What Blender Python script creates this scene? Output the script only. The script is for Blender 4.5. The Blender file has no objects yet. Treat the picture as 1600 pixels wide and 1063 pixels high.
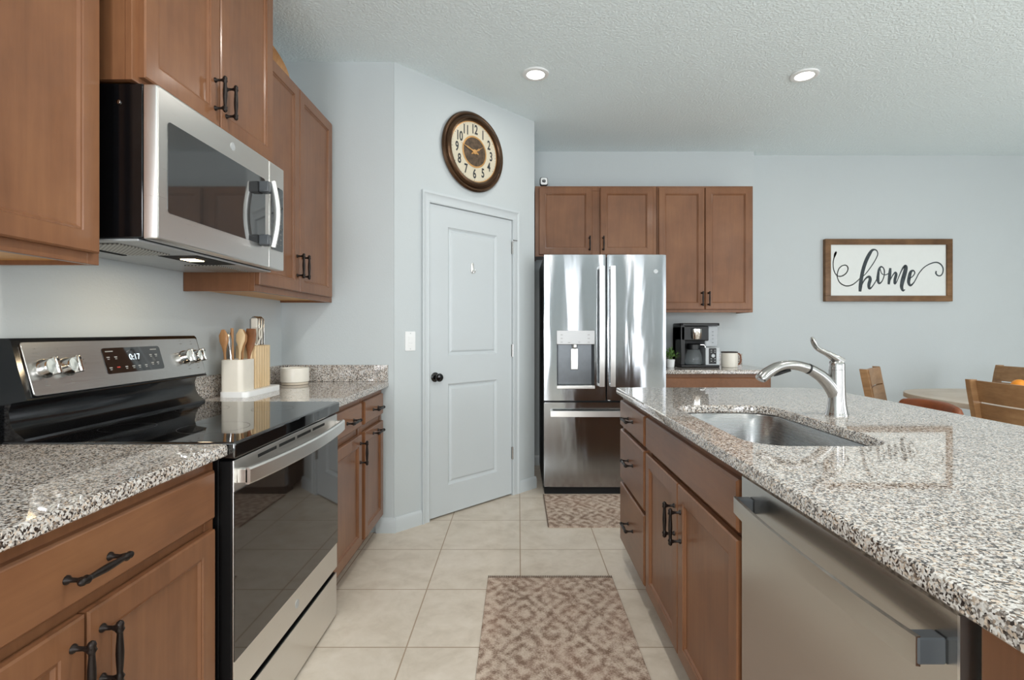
import bpy, bmesh, math, random
from mathutils import Vector, Matrix

random.seed(7)
SC = bpy.context.scene
COL = SC.collection
PI = math.pi

# ------------------------------------------------------------------ camera, world, lights, exposure
H = 1.22                     # camera height
F = 800.0                    # focal length in pixels of the 1600 px frame
CEIL = 2.845
cam = bpy.data.objects.new('camera', bpy.data.cameras.new('camera'))
cam.data.sensor_width = 36.0
cam.data.lens = 18.0
cam.data.shift_x = -10 / 1600.0
cam.data.shift_y = -14.5 / 1600.0
cam.data.clip_start = 0.02
cam.location = (0, 0, H)
cam.rotation_euler = (PI / 2, 0, 0)
COL.objects.link(cam)
SC.camera = cam

SC.view_settings.view_transform = 'Standard'
SC.view_settings.look = 'None'
SC.view_settings.gamma = 1.0
SC.view_settings.use_curve_mapping = False
SC.view_settings.exposure = 0.13

w = bpy.data.worlds.new('sky')
SC.world = w
w.use_nodes = True
w.node_tree.nodes['Background'].inputs['Color'].default_value = (0.85, 0.93, 1.0, 1)
w.node_tree.nodes['Background'].inputs['Strength'].default_value = 1.0


def area(name, loc, rot, sx, sy, power, color=(1, 1, 1), spread=PI):
    l = bpy.data.lights.new(name, 'AREA')
    l.shape = 'RECTANGLE'
    l.size, l.size_y = sx, sy
    l.energy = power
    l.color = color
    l.spread = spread
    o = bpy.data.objects.new(name, l)
    o.location = loc
    o.rotation_euler = rot
    COL.objects.link(o)
    return o


DAY = (0.95, 0.97, 1.0)
# daylight in the window openings behind and beside the viewer, two rear ones added
area('rear_opening_light', (1.12, -3.17, 1.26), (PI / 2, 0, 0), 0.36, 2.0, 18, DAY)
area('rear_opening_light', (2.52, -3.17, 1.26), (PI / 2, 0, 0), 0.42, 2.0, 21, DAY)
area('rear_opening_light', (4.85, -3.17, 1.26), (PI / 2, 0, 0), 1.7, 2.0, 26, DAY)  # fill lamp in an added wide opening, unseen
area('rear_opening_light', (-0.65, -3.17, 1.45), (PI / 2, 0, 0), 0.9, 1.4, 72, DAY)  # fill lamp in an added opening, brightens island front and fridge
area('daylight_right', (5.97, 0.0, 1.3), (PI / 2, 0, PI / 2), 2.6, 2.1, 72, DAY)

# ------------------------------------------------------------------ helpers
LOC = {}


def srgb(r, g, b):
    def f(c):
        c /= 255.0
        return c / 12.92 if c <= 0.04045 else ((c + 0.055) / 1.055) ** 2.4
    return (f(r), f(g), f(b), 1.0)


def thing(name, label, cat, loc=(0, 0, 0), rotz=0.0, group=None):
    o = bpy.data.objects.new(name, None)
    o.empty_display_size = 0.05
    o.location = loc
    o.rotation_euler = (0, 0, rotz)
    COL.objects.link(o)
    o['label'] = label
    o['category'] = cat
    if group:
        o['group'] = group
    LOC[o.name] = Vector(loc)
    return o


def tag(o, label, cat, group=None, kind=None):
    o['label'] = label
    o['category'] = cat
    if group:
        o['group'] = group
    if kind:
        o['kind'] = kind
    return o


def obj(name, bm, mat, parent=None, local=False, smooth=True, angle=35, label=None, origin=None, recalc=True):
    """link a bmesh (world coordinates, or local ones of its parent) as one mesh object"""
    if recalc:
        bmesh.ops.recalc_face_normals(bm, faces=bm.faces[:])
    if smooth:
        lim = math.radians(angle)
        bm.normal_update()
        for e in bm.edges:
            if len(e.link_faces) == 2 and e.calc_face_angle(0) > lim:
                e.smooth = False
        flat = [all(not e.smooth for e in f.edges) for f in bm.faces]
    me = bpy.data.meshes.new(name)
    off = Vector((0, 0, 0))
    if parent is not None and not local:
        off = LOC[parent.name]
    if parent is None:
        if origin is None:
            xs = [v.co.x for v in bm.verts]
            ys = [v.co.y for v in bm.verts]
            zs = [v.co.z for v in bm.verts]
            origin = ((min(xs) + max(xs)) / 2, (min(ys) + max(ys)) / 2, min(zs))
        off = Vector(origin)
    if off.length > 0:
        for v in bm.verts:
            v.co -= off
    bm.to_mesh(me)
    bm.free()
    if mat is not None:
        for m in (mat if isinstance(mat, (list, tuple)) else [mat]):
            me.materials.append(m)
    if smooth:
        for p, fl in zip(me.polygons, flat):
            p.use_smooth = not fl
    o = bpy.data.objects.new(name, me)
    COL.objects.link(o)
    if parent is not None:
        o.parent = parent
        LOC[o.name] = LOC[parent.name]
    else:
        o.location = off
        LOC[o.name] = off
    if label:
        o['label'] = label
    return o


def struct(name, bm, mat, parent=None, **k):
    o = obj(name, bm, mat, parent, origin=(0, 0, 0) if parent is None else None, **k)
    if parent is None:
        o['kind'] = 'structure'
    return o


def NB():
    return bmesh.new()


def merge(bm, t):
    me = bpy.data.meshes.new('tmp')
    t.to_mesh(me)
    t.free()
    bm.from_mesh(me)
    bpy.data.meshes.remove(me)


def box(bm, x0, x1, y0, y1, z0, z1, bev=0.0, seg=2, M=None, mi=0):
    t = NB()
    bmesh.ops.create_cube(t, size=1.0)
    for v in t.verts:
        v.co = Vector((x0 + (v.co.x + .5) * (x1 - x0), y0 + (v.co.y + .5) * (y1 - y0), z0 + (v.co.z + .5) * (z1 - z0)))
    if bev > 0:
        bmesh.ops.bevel(t, geom=t.edges[:], offset=bev, segments=seg, profile=0.5, affect='EDGES')
        t.normal_update()
        for f in t.faces:
            if max(abs(f.normal.x), abs(f.normal.y), abs(f.normal.z)) > 0.9999:
                for e in f.edges:
                    e.smooth = False
    if M is not None:
        bmesh.ops.transform(t, matrix=M, verts=t.verts[:])
    for f in t.faces:
        f.material_index = mi
    merge(bm, t)


def bx(*a, **k):
    b = NB()
    box(b, *a, **k)
    return b


def rings(bm, M, loops, cap0=True, cap1=True, closed=True):
    """loft a list of vertex loops (same count)"""
    L = []
    for lp in loops:
        L.append([bm.verts.new(M @ Vector(p) if M is not None else Vector(p)) for p in lp])
    n = len(L[0])
    for i in range(len(L) - 1):
        for j in range(n if closed else n - 1):
            k = (j + 1) % n
            try:
                bm.faces.new((L[i][j], L[i][k], L[i + 1][k], L[i + 1][j]))
            except ValueError:
                pass
    if cap0:
        bm.faces.new(list(reversed(L[0])))
    if cap1:
        bm.faces.new(L[-1])
    return L


def rect(a0, a1, b0, b1, c):
    return [(a0, b0, c), (a1, b0, c), (a1, b1, c), (a0, b1, c)]


def panel(bm, M, a0, a1, b0, b1, prof):
    """rectangular front built from (inset, height) steps, back first"""
    rings(bm, M, [rect(a0 + i, a1 - i, b0 + i, b1 - i, c) for i, c in prof])


def rrect(x0, x1, y0, y1, r, n=6):
    pts = []
    for cx, cy, a in ((x1 - r, y0 + r, -PI / 2), (x1 - r, y1 - r, 0), (x0 + r, y1 - r, PI / 2), (x0 + r, y0 + r, PI)):
        for i in range(n + 1):
            t = a + PI / 2 * i / n
            pts.append((cx + r * math.cos(t), cy + r * math.sin(t)))
    return pts


def prism(bm, pts, c0, c1, M=None, bev=0.0):
    """extrude a 2D outline between c0 and c1 (with a small rounded top edge)"""
    cx = sum(p[0] for p in pts) / len(pts)
    cy = sum(p[1] for p in pts) / len(pts)
    if bev > 0:
        mx = max(abs(p[0] - cx) for p in pts)
        my = max(abs(p[1] - cy) for p in pts)

        def ins(d):
            return [(cx + (p[0] - cx) * (1 - d / mx), cy + (p[1] - cy) * (1 - d / my)) for p in pts]
        lp = [[(p[0], p[1], c0) for p in pts], [(p[0], p[1], c1 - bev) for p in pts],
              [(p[0], p[1], c1 - bev * .3) for p in ins(bev * .3)], [(p[0], p[1], c1) for p in ins(bev)]]
    else:
        lp = [[(p[0], p[1], c0) for p in pts], [(p[0], p[1], c1) for p in pts]]
    L = rings(bm, M, lp)
    for lv in (L[0], L[-1]):
        for i in range(len(lv)):
            bm.edges.get((lv[i - 1], lv[i])).smooth = False


def circ(r, c, n=24, ox=0, oy=0):
    return [(ox + r * math.cos(2 * PI * i / n), oy + r * math.sin(2 * PI * i / n), c) for i in range(n)]


def lathe(bm, M, prof, n=24, ox=0, oy=0, cap0=True, cap1=True):
    rings(bm, M, [circ(max(r, 1e-4), h, n, ox, oy) for r, h in prof], cap0, cap1)


def tube(bm, pts, rad, n=12, M=None, flat=None):
    """sweep a circle (or a flat ellipse) along points"""
    P = [Vector(p) for p in pts]
    if not hasattr(rad, '__len__'):
        rad = [rad] * len(P)
    T = []
    for i in range(len(P)):
        a = P[max(i - 1, 0)]
        b = P[min(i + 1, len(P) - 1)]
        T.append((b - a).normalized())
    up = Vector((0, 0, 1)) if abs(T[0].z) < 0.9 else Vector((0, 1, 0))
    nrm = (up - T[0] * up.dot(T[0])).normalized()
    loops = []
    for i in range(len(P)):
        nrm = (nrm - T[i] * nrm.dot(T[i])).normalized()
        bn = T[i].cross(nrm)
        r = rad[i]
        ra, rb = (r if hasattr(r, '__len__') else (r, r))
        loops.append([P[i] + nrm * (ra * math.cos(2 * PI * k / n)) + bn * (rb * math.sin(2 * PI * k / n)) for k in range(n)])
    rings(bm, M, loops)


def smoothpts(pts, sub=6):
    """Catmull-Rom through points of any dimension"""
    out = []
    n = len(pts)
    for i in range(n - 1):
        p0, p1, p2, p3 = pts[max(i - 1, 0)], pts[i], pts[i + 1], pts[min(i + 2, n - 1)]
        for s in range(sub):
            t = s / sub
            out.append(tuple(0.5 * ((2 * b) + (-a + c) * t + (2 * a - 5 * b + 4 * c - d) * t * t + (-a + 3 * b - 3 * c + d) * t ** 3)
                             for a, b, c, d in zip(p0, p1, p2, p3)))
    out.append(tuple(pts[-1]))
    return out


def frame(o, a, b, c):
    M = Matrix.Identity(4)
    for i, v in enumerate((a, b, c, o)):
        for j in range(3):
            M[j][i] = v[j]
    return M


def FL(x):   # faces +X, a = Y, b = Z
    return frame((x, 0, 0), (0, 1, 0), (0, 0, 1), (1, 0, 0))


def FI(x):   # faces -X, a = -Y
    return frame((x, 0, 0), (0, -1, 0), (0, 0, 1), (-1, 0, 0))


def FA(y):   # faces -Y, a = X
    return frame((0, y, 0), (1, 0, 0), (0, 0, 1), (0, -1, 0))


def PX(u, v, Y):
    return ((u - 810) * Y / F, Y, H - (v - 517) * Y / F)


def text(bm, s, size, M, sx=1.0, depth=0.0004, align='CENTER', bold=0.0):
    cu = bpy.data.curves.new('t', 'FONT')
    cu.body = s
    cu.size = size
    cu.align_x = align
    cu.align_y = 'CENTER'
    cu.extrude = depth
    cu.offset = bold
    t = bpy.data.objects.new('t', cu)
    COL.objects.link(t)
    bpy.context.view_layer.update()
    me = bpy.data.meshes.new_from_object(t)
    b2 = NB()
    b2.from_mesh(me)
    bmesh.ops.transform(b2, matrix=M @ Matrix.Diagonal((sx, 1, 1, 1)), verts=b2.verts[:])
    merge(bm, b2)
    bpy.data.objects.remove(t)
    bpy.data.curves.remove(cu)
    bpy.data.meshes.remove(me)


# ------------------------------------------------------------------ materials
class NT:
    def __init__(s, name):
        s.m = bpy.data.materials.new(name)
        s.m.use_nodes = True
        s.t = s.m.node_tree
        s.b = s.t.nodes['Principled BSDF']
        s.tc = None

    def n(s, typ, **k):
        x = s.t.nodes.new(typ)
        for a, v in k.items():
            setattr(x, a, v)
        return x

    def l(s, a, b):
        s.t.links.new(a, b)

    def co(s, scale=(1, 1, 1), loc=(0, 0, 0), rot=(0, 0, 0)):
        if s.tc is None:
            s.tc = s.n('ShaderNodeTexCoord')
        mp = s.n('ShaderNodeMapping')
        mp.inputs['Scale'].default_value = scale
        mp.inputs['Location'].default_value = loc
        mp.inputs['Rotation'].default_value = rot
        s.l(s.tc.outputs['Object'], mp.inputs['Vector'])
        return mp.outputs['Vector']

    def noise(s, vec, scale, detail=3, rough=0.5, dist=0.0):
        x = s.n('ShaderNodeTexNoise')
        x.inputs['Scale'].default_value = scale
        x.inputs['Detail'].default_value = detail
        x.inputs['Roughness'].default_value = rough
        x.inputs['Distortion'].default_value = dist
        s.l(vec, x.inputs['Vector'])
        return x

    def ramp(s, fac, stops, interp='LINEAR'):
        x = s.n('ShaderNodeValToRGB')
        x.color_ramp.interpolation = interp
        e = x.color_ramp.elements
        while len(e) < len(stops):
            e.new(0.5)
        for i, (p, c) in enumerate(stops):
            e[i].position = p
            e[i].color = c
        s.l(fac, x.inputs['Fac'])
        return x.outputs['Color']

    def mix(s, fac, a, b, blend='MIX'):
        x = s.n('ShaderNodeMix', data_type='RGBA', blend_type=blend)
        for sock, v in ((x.inputs[0], fac), (x.inputs[6], a), (x.inputs[7], b)):
            if isinstance(v, (int, float, tuple)):
                sock.default_value = v
            else:
                s.l(v, sock)
        return x.outputs[2]

    def math(s, op, a, b=None, c=None):
        x = s.n('ShaderNodeMath', operation=op)
        for i, v in enumerate((a, b, c)):
            if v is None:
                continue
            if isinstance(v, (int, float)):
                x.inputs[i].default_value = v
            else:
                s.l(v, x.inputs[i])
        return x.outputs[0]

    def bump(s, h, strength, dist=0.01):
        x = s.n('ShaderNodeBump')
        x.inputs['Strength'].default_value = strength
        x.inputs['Distance'].default_value = dist
        s.l(h, x.inputs['Height'])
        s.l(x.outputs['Normal'], s.b.inputs['Normal'])

    def set(s, **k):
        for a, v in k.items():
            nm = {'color': 'Base Color', 'rough': 'Roughness', 'metal': 'Metallic', 'ior': 'IOR', 'spec': 'Specular IOR Level',
                  'coat': 'Coat Weight', 'coatr': 'Coat Roughness', 'em': 'Emission Color', 'ems': 'Emission Strength',
                  'trans': 'Transmission Weight', 'alpha': 'Alpha', 'aniso': 'Anisotropic', 'sheen': 'Sheen Weight'}[a]
            if isinstance(v, (int, float, tuple)):
                s.b.inputs[nm].default_value = v
            else:
                s.l(v, s.b.inputs[nm])
        return s


def plain(name, color, rough=0.5, metal=0.0, var=0.06, scale=25, bump=0.0, bscale=200, **k):
    m = NT(name)
    n = m.noise(m.co(), scale, 3)
    c2 = tuple(min(1, x * (1 - var)) for x in color[:3]) + (1,)
    c1 = tuple(min(1, x * (1 + var)) for x in color[:3]) + (1,)
    m.set(color=m.ramp(n.outputs['Fac'], [(0.3, c2), (0.7, c1)]), rough=rough, metal=metal, **k)
    if bump:
        m.bump(m.noise(m.co(), bscale, 3).outputs['Fac'], bump, 0.004)
    return m.m


def m_wood(name, dark, mid, light, grain=(14, 14, 1.1), rough=0.36, gs=3.0, bump=0.03):
    m = NT(name)
    blot = m.noise(m.co((1, 1, 1)), 3.2, 4, 0.55)
    fine = m.noise(m.co(grain), gs, 6, 0.62, 0.5)
    f2 = m.math('ADD', m.math('MULTIPLY', blot.outputs['Fac'], 0.65), m.math('MULTIPLY', fine.outputs['Fac'], 0.35))
    m.set(color=m.ramp(f2, [(0.34, dark), (0.5, mid), (0.66, light)]), rough=rough, coat=0.2, coatr=0.16, spec=0.3)
    m.bump(fine.outputs['Fac'], bump, 0.003)
    return m.m


def m_granite():
    m = NT('speckled_granite')
    v0 = m.co()
    nz = m.noise(v0, 120, 3)
    dis = m.n('ShaderNodeMixRGB', blend_type='ADD')
    dis.inputs['Fac'].default_value = 0.009
    m.l(v0, dis.inputs['Color1'])
    m.l(nz.outputs['Color'], dis.inputs['Color2'])
    vo = m.n('ShaderNodeTexVoronoi')
    vo.inputs['Scale'].default_value = 300
    m.l(dis.outputs['Color'], vo.inputs['Vector'])
    sep = m.n('ShaderNodeSeparateColor')
    m.l(vo.outputs['Color'], sep.inputs['Color'])
    big = m.noise(v0, 85, 4, 0.6)
    f = m.math('ADD', m.math('MULTIPLY', sep.outputs[0], 0.72), m.math('MULTIPLY', big.outputs['Fac'], 0.5))
    c = m.ramp(f, [(0.0, srgb(38, 34, 33)), (0.33, srgb(58, 52, 49)), (0.42, srgb(106, 98, 93)), (0.52, srgb(150, 143, 136)),
                   (0.64, srgb(194, 189, 183)), (0.86, srgb(220, 217, 213))])
    tint = m.ramp(sep.outputs[2], [(0.0, (1, 1, 1, 1)), (0.72, (1, 1, 1, 1)), (0.8, (0.93, 0.8, 0.68, 1))])
    m.set(color=m.mix(1.0, c, tint, 'MULTIPLY'), rough=0.03, ior=1.75)
    return m.m


def m_steel(name, base=0.62, rough=0.2, wav=0.0, tint=(1, 1, 1), brush=(2, 2, 300), bs=0.04):
    m = NT(name)
    br = m.noise(m.co(brush), 3, 4)
    m.set(color=(base * tint[0], base * tint[1], base * tint[2], 1), metal=1.0, rough=m.math('ADD', m.math('MULTIPLY', br.outputs['Fac'], 0.12), rough - 0.06))
    if wav:
        wv = m.noise(m.co((1, 1, 0.2)), 8.0, 2, 0.4, 0.4)
        m.bump(wv.outputs['Fac'], wav, 0.02)
    elif bs:
        m.bump(br.outputs['Fac'], bs, 0.001)
    return m.m


def m_wall(name, color, bscale=120, bump=0.08):
    m = NT(name)
    n = m.noise(m.co(), 0.9, 2)
    c1 = tuple(x * 0.985 for x in color[:3]) + (1,)
    m.set(color=m.ramp(n.outputs['Fac'], [(0.35, c1), (0.65, color)]), rough=0.72, spec=0.3)
    t = m.noise(m.co(), bscale, 3, 0.6)
    m.bump(m.ramp(t.outputs['Fac'], [(0.42, (0, 0, 0, 1)), (0.6, (1, 1, 1, 1))]), bump, 0.004)
    return m.m


def m_tile():
    m = NT('beige_floor_tile')
    v = m.co((1, 1, 1), (-0.0095, -0.208, 0))
    b = m.n('ShaderNodeTexBrick', offset=0.0, squash=1.0)
    b.inputs['Scale'].default_value = 1.0
    b.inputs['Brick Width'].default_value = 0.441
    b.inputs['Row Height'].default_value = 0.441
    b.inputs['Mortar Size'].default_value = 0.0028
    b.inputs['Mortar Smooth'].default_value = 0.1
    b.inputs['Color1'].default_value = (0.48, 0.48, 0.48, 1)
    b.inputs['Color2'].default_value = (0.56, 0.56, 0.56, 1)
    b.inputs['Mortar'].default_value = (0, 0, 0, 1)
    m.l(v, b.inputs['Vector'])
    n1 = m.noise(m.co(), 3.5, 6, 0.62, 1.2)
    n2 = m.noise(m.co(), 16, 5, 0.6, 0.6)
    f = m.math('ADD', m.math('MULTIPLY', n1.outputs['Fac'], 0.65), m.math('MULTIPLY', n2.outputs['Fac'], 0.35))
    tile = m.ramp(f, [(0.33, srgb(203, 190, 173)), (0.5, srgb(218, 206, 190)), (0.66, srgb(228, 217, 203))])
    tile = m.mix(1.0, tile, m.ramp(b.outputs['Color'], [(0.47, (0.955, 0.955, 0.955, 1)), (0.57, (1, 1, 1, 1))]), 'MULTIPLY')
    m.set(color=m.mix(b.outputs['Fac'], tile, srgb(170, 150, 128)), rough=m.math('ADD', m.math('MULTIPLY', b.outputs['Fac'], 0.4), 0.36), spec=0.4)
    m.bump(m.math('SUBTRACT', 1.0, b.outputs['Fac']), 0.35, 0.002)
    return m.m


def m_rug():
    m = NT('faded_patterned_rug')
    warp = m.noise(m.co(), 9, 3)
    dis = m.n('ShaderNodeMixRGB', blend_type='ADD')
    dis.inputs['Fac'].default_value = 0.05
    m.l(m.co(), dis.inputs['Color1'])
    m.l(warp.outputs['Color'], dis.inputs['Color2'])
    sep = m.n('ShaderNodeSeparateXYZ')
    m.l(dis.outputs['Color'], sep.inputs[0])

    def tri(sock, per):
        return m.math('ABSOLUTE', m.math('SUBTRACT', m.math('FRACT', m.math('MULTIPLY', sock, 1 / per)), 0.5))
    d = m.math('ADD', tri(sep.outputs[0], 0.21), tri(sep.outputs[1], 0.27))
    ringp = m.math('SINE', m.math('MULTIPLY', d, 21.0))
    n1 = m.noise(m.co(), 30, 5, 0.65)
    n2 = m.noise(m.co((1, 1.6, 1)), 140, 3, 0.7)
    n3 = m.noise(m.co(), 4.2, 3)
    f = m.math('ADD', m.math('MULTIPLY', ringp, 0.045), m.math('ADD', m.math('MULTIPLY', n1.outputs['Fac'], 0.55), m.math('MULTIPLY', n2.outputs['Fac'], 0.45)))
    c = m.ramp(f, [(0.38, srgb(126, 105, 91)), (0.46, srgb(162, 141, 126)), (0.53, srgb(196, 178, 162)), (0.64, srgb(214, 199, 184))])
    c = m.mix(m.math('MULTIPLY', m.math('SUBTRACT', n3.outputs['Fac'], 0.42), 0.9), c, srgb(178, 142, 124))
    m.set(color=c, rough=0.95, spec=0.1)
    m.bump(n2.outputs['Fac'], 0.5, 0.004)
    return m.m


WOOD = m_wood('stained_maple', srgb(110, 73, 49), srgb(125, 84, 57), srgb(136, 94, 64))
WOODH = m_wood('stained_maple_drawer', srgb(110, 73, 49), srgb(125, 84, 57), srgb(136, 94, 64), grain=(14, 1.1, 14))
MAPLE = m_wood('raw_maple_underside', srgb(206, 146, 76), srgb(222, 162, 88), srgb(230, 174, 104), rough=0.5)
BLONDE = m_wood('blonde_bamboo', srgb(206, 176, 132), srgb(220, 192, 150), srgb(229, 204, 166), rough=0.5)
SPOON = m_wood('warm_beech', srgb(150, 104, 64), srgb(178, 130, 84), srgb(200, 154, 106), rough=0.55)
OAK = m_wood('oiled_oak', srgb(128, 94, 62), srgb(158, 121, 84), srgb(178, 142, 103), grain=(3, 3, 14), rough=0.5)
WHITEOAK = m_wood('whitewashed_oak', srgb(176, 160, 142), srgb(194, 180, 163), srgb(205, 193, 178), grain=(1.4, 14, 14), rough=0.5)
FRAMEWOOD = m_wood('rustic_frame_wood', srgb(80, 56, 34), srgb(112, 82, 54), srgb(138, 104, 72), grain=(2, 10, 10), rough=0.7)
GRAN = m_granite()
WALL = m_wall('pale_grey_wall_paint', srgb(197, 204, 206))
CEILM = m_wall('knockdown_ceiling', srgb(240, 252, 255), 70, 0.6)
WHITE = plain('white_trim_paint', srgb(200, 207, 210), 0.38, var=0.012, scale=2)
TILE = m_tile()
RUG = m_rug()
STEEL = m_steel('brushed_steel', 0.76, 0.3, 0, (1, 0.975, 0.94))
STEELF = m_steel('fridge_steel', 0.42, 0.13, 0.12, (0.95, 0.99, 1.03), brush=(300, 2, 2))
_b = STEELF.node_tree.nodes['Principled BSDF']
_b.inputs['Anisotropic'].default_value = 0.9
_b.inputs['Anisotropic Rotation'].default_value = 0.25
STEELD = m_steel('dishwasher_steel', 0.58, 0.22, 0.0, (1, 0.97, 0.93), brush=(2, 2, 300), bs=0.02)
SINKM = m_steel('sink_steel', 0.36, 0.27, 0, (1, 1, 1), brush=(2, 2, 200), bs=0.0)
NICKEL = m_steel('brushed_nickel', 0.44, 0.2, 0, (1, 0.98, 0.95), bs=0.0)
HANDLE = m_steel('satin_handle_steel', 0.85, 0.32, 0, (1, 0.99, 0.96))
CHROME = m_steel('polished_knob_metal', 0.72, 0.12, 0, (1, 0.98, 0.94), bs=0.0)
BRONZE = plain('dark_bronze', srgb(38, 31, 28), 0.38, 0.6, var=0.2)
BLACK = plain('black_enamel', srgb(11, 12, 14), 0.14, var=0.1, spec=0.5)
BLACKM = plain('black_plastic', srgb(15, 16, 18), 0.4, var=0.1)
MATTE = plain('matte_black_side', srgb(10, 10, 11), 0.5, var=0.1, spec=0.25)
DARK = plain('dark_gap', srgb(10, 10, 11), 0.8)
GLASSB = plain('black_glass', srgb(14, 14, 15), 0.03, var=0.1, ior=1.9, spec=0.6)
OVENG = plain('tinted_oven_glass', srgb(38, 30, 25), 0.035, var=0.1, ior=1.75)
GREYP = plain('grey_plastic', srgb(72, 76, 80), 0.4)
LGREY = plain('light_grey_metal', srgb(186, 190, 192), 0.4, 0.3)
CREAM = plain('cream_ceramic', srgb(233, 228, 216), 0.35, var=0.02)
CREAM2 = plain('stone_band', srgb(206, 194, 176), 0.5, var=0.04)
WPLAST = plain('white_plastic', srgb(236, 238, 238), 0.3, var=0.01)
LEATHER = plain('brown_leather', srgb(124, 66, 34), 0.42, var=0.15, scale=18, bump=0.15, bscale=220)
ORANGE = plain('orange_peel', srgb(240, 150, 40), 0.45, var=0.05, bump=0.15, bscale=300)
LEAF = plain('leaf_green', srgb(92, 128, 58), 0.5, var=0.35, scale=60)
INK = plain('charcoal_ink', srgb(60, 68, 72), 0.8, var=0.25, scale=30)
CANVAS = plain('white_sign_board', srgb(226, 230, 228), 0.75, var=0.01)
CLOCKRIM = plain('aged_bronze_rim', srgb(84, 62, 44), 0.27, 0.75, var=0.3, scale=6)
CLOCKFACE = plain('ivory_clock_face', srgb(208, 200, 178), 0.45, var=0.03)
CLOCKMID = plain('mottled_brown_centre', srgb(84, 68, 52), 0.5, 0.2, var=0.5, scale=45)
GOLD = plain('aged_gold', srgb(196, 150, 92), 0.4, 0.4, var=0.15)
PRINT = plain('dark_print', srgb(44, 48, 52), 0.6)
PALEPRINT = plain('pale_print', srgb(205, 208, 208), 0.5)
REDP = plain('red_print', srgb(190, 60, 50), 0.5)
GREYPRINT = plain('grey_print', srgb(120, 118, 114), 0.5)
SMOKE = plain('smoked_plastic', srgb(205, 211, 216), 0.12, var=0.02, alpha=0.5)
COFFEEGLASS = NT('clear_carafe_glass').set(color=(0.75, 0.8, 0.82, 1), rough=0.03, trans=0.9, ior=1.3).m
MESHF = NT('metal_mesh_filter')
_c = MESHF.n('ShaderNodeTexChecker')
_c.inputs['Scale'].default_value = 150
_c.inputs['Color1'].default_value = (0.55, 0.54, 0.5, 1)
_c.inputs['Color2'].default_value = (0.2, 0.19, 0.17, 1)
MESHF.l(MESHF.co(), _c.inputs['Vector'])
MESHF.set(color=_c.outputs['Color'], rough=0.4, metal=0.6)
MESHF = MESHF.m


def glow(name, color, strength):
    m = NT(name)
    n = m.noise(m.co(), 8, 1)
    m.set(color=color, em=m.ramp(n.outputs['Fac'], [(0.2, color), (0.8, color)]), ems=strength, rough=0.4)
    return m.m


LENS = glow('lit_lamp_lens', (1.0, 0.97, 0.9, 1), 9.0)
WARM = glow('warm_lamp_lens', (1.0, 0.74, 0.42, 1), 9.0)
LED = glow('led_digits', (0.75, 0.9, 1.0, 1), 0.7)

# ------------------------------------------------------------------ room shell
XL, XR = -1.431, 6.0
YB = -3.2
YR = 3.095                      # wall at the end of the left run
YA = 4.643                      # alcove wall
YD = 4.745                      # dining wall
P1 = Vector((-0.7505, YR, 0))
P2 = Vector((0.124, 3.975, 0))
XC = 2.136                      # corner between alcove and dining wall
WA = (P2 - P1)
WLEN = WA.length
WA.normalize()
WN = WA.cross(Vector((0, 0, 1)))
MW = frame(P1, WA, (0, 0, 1), WN)       # pantry wall: a along it, b up, c out


def wall_s(u):
    """distance along the pantry wall of photograph column u"""
    k = (u - 810) / F
    return (k * P1.y - P1.x) / (WA.x - k * WA.y)


struct('floor', bx(XL - .1, XR + .1, YB - .1, YD + .1, -0.1, 0), TILE)
struct('ceiling', bx(XL - .1, XR + .1, YB - .1, YD + .1, CEIL, CEIL + .1), CEILM)
struct('wall_left', bx(XL - .1, XL, YB, YD + .1, 0, CEIL), WALL)
struct('wall_return', bx(XL, P1.x - .002, YR, YR + .09, 0, CEIL), WALL)
b = NB()
S0, S1 = wall_s(659) - 0.004, wall_s(810)
D0, D1 = 0.254, 0.993                    # door slab
DT = 2.036
box(b, 0, D0 - .003, 0, CEIL, -0.1, 0, M=MW)
box(b, D1 + .003, WLEN, 0, CEIL, -0.1, 0, M=MW)
box(b, D0 - .003, D1 + .003, DT + .003, CEIL, -0.1, 0, M=MW)
struct('wall_pantry', b, WALL)
struct('wall_pantry_side', bx(0.024, P2.x, P2.y + .001, YA, 0, CEIL), WALL)
struct('wall_alcove', bx(XL, XC, YA, YD + .1, 0, CEIL), WALL)
struct('wall_dining', bx(XC, XR + .1, YD, YD + .1, 0, CEIL), WALL)
# right and rear walls with window openings, two of the rear ones added
b = NB()
box(b, XR, XR + .1, YB, -1.3, 0, CEIL)
box(b, XR, XR + .1, 1.3, YD, 0, CEIL)
box(b, XR, XR + .1, -1.3, 1.3, 2.35, CEIL)
box(b, XR, XR + .1, -1.3, 1.3, 0, 0.25)
struct('wall_right', b, WALL)
b = NB()
holes = [(-1.12, -0.18), (0.92, 1.32), (2.29, 2.75), (3.97, 5.73)]  # first and last openings are added to carry fill light
x = XL
for h0, h1 in holes:
    box(b, x, h0, YB - .1, YB, 0, CEIL)
    box(b, h0, h1, YB - .1, YB, 0, 0.2)
    box(b, h0, h1, YB - .1, YB, 2.3, CEIL)
    x = h1
box(b, x, XR, YB - .1, YB, 0, CEIL)
struct('wall_rear', b, WALL)
for i, (h0, h1) in enumerate(holes):
    b = NB()
    for q in ((h0, h0 + .05, 0.2, 2.3), (h1 - .05, h1, 0.2, 2.3), (h0, h1, 0.2, 0.25), (h0, h1, 2.25, 2.3)):
        box(b, q[0], q[1], YB - .06, YB - .02, q[2], q[3])
    struct('window_%d' % (i + 1), b, WHITE)  # first and last frame the added fill openings
b = NB()
for q in ((-1.3, -1.24, .25, 2.35), (1.24, 1.3, .25, 2.35), (-1.3, 1.3, .25, .31), (-1.3, 1.3, 2.29, 2.35), (-.03, .03, .25, 2.35)):
    box(b, XR + .04, XR + .08, q[0], q[1], q[2], q[3])
struct('window_5', b, WHITE)


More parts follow.
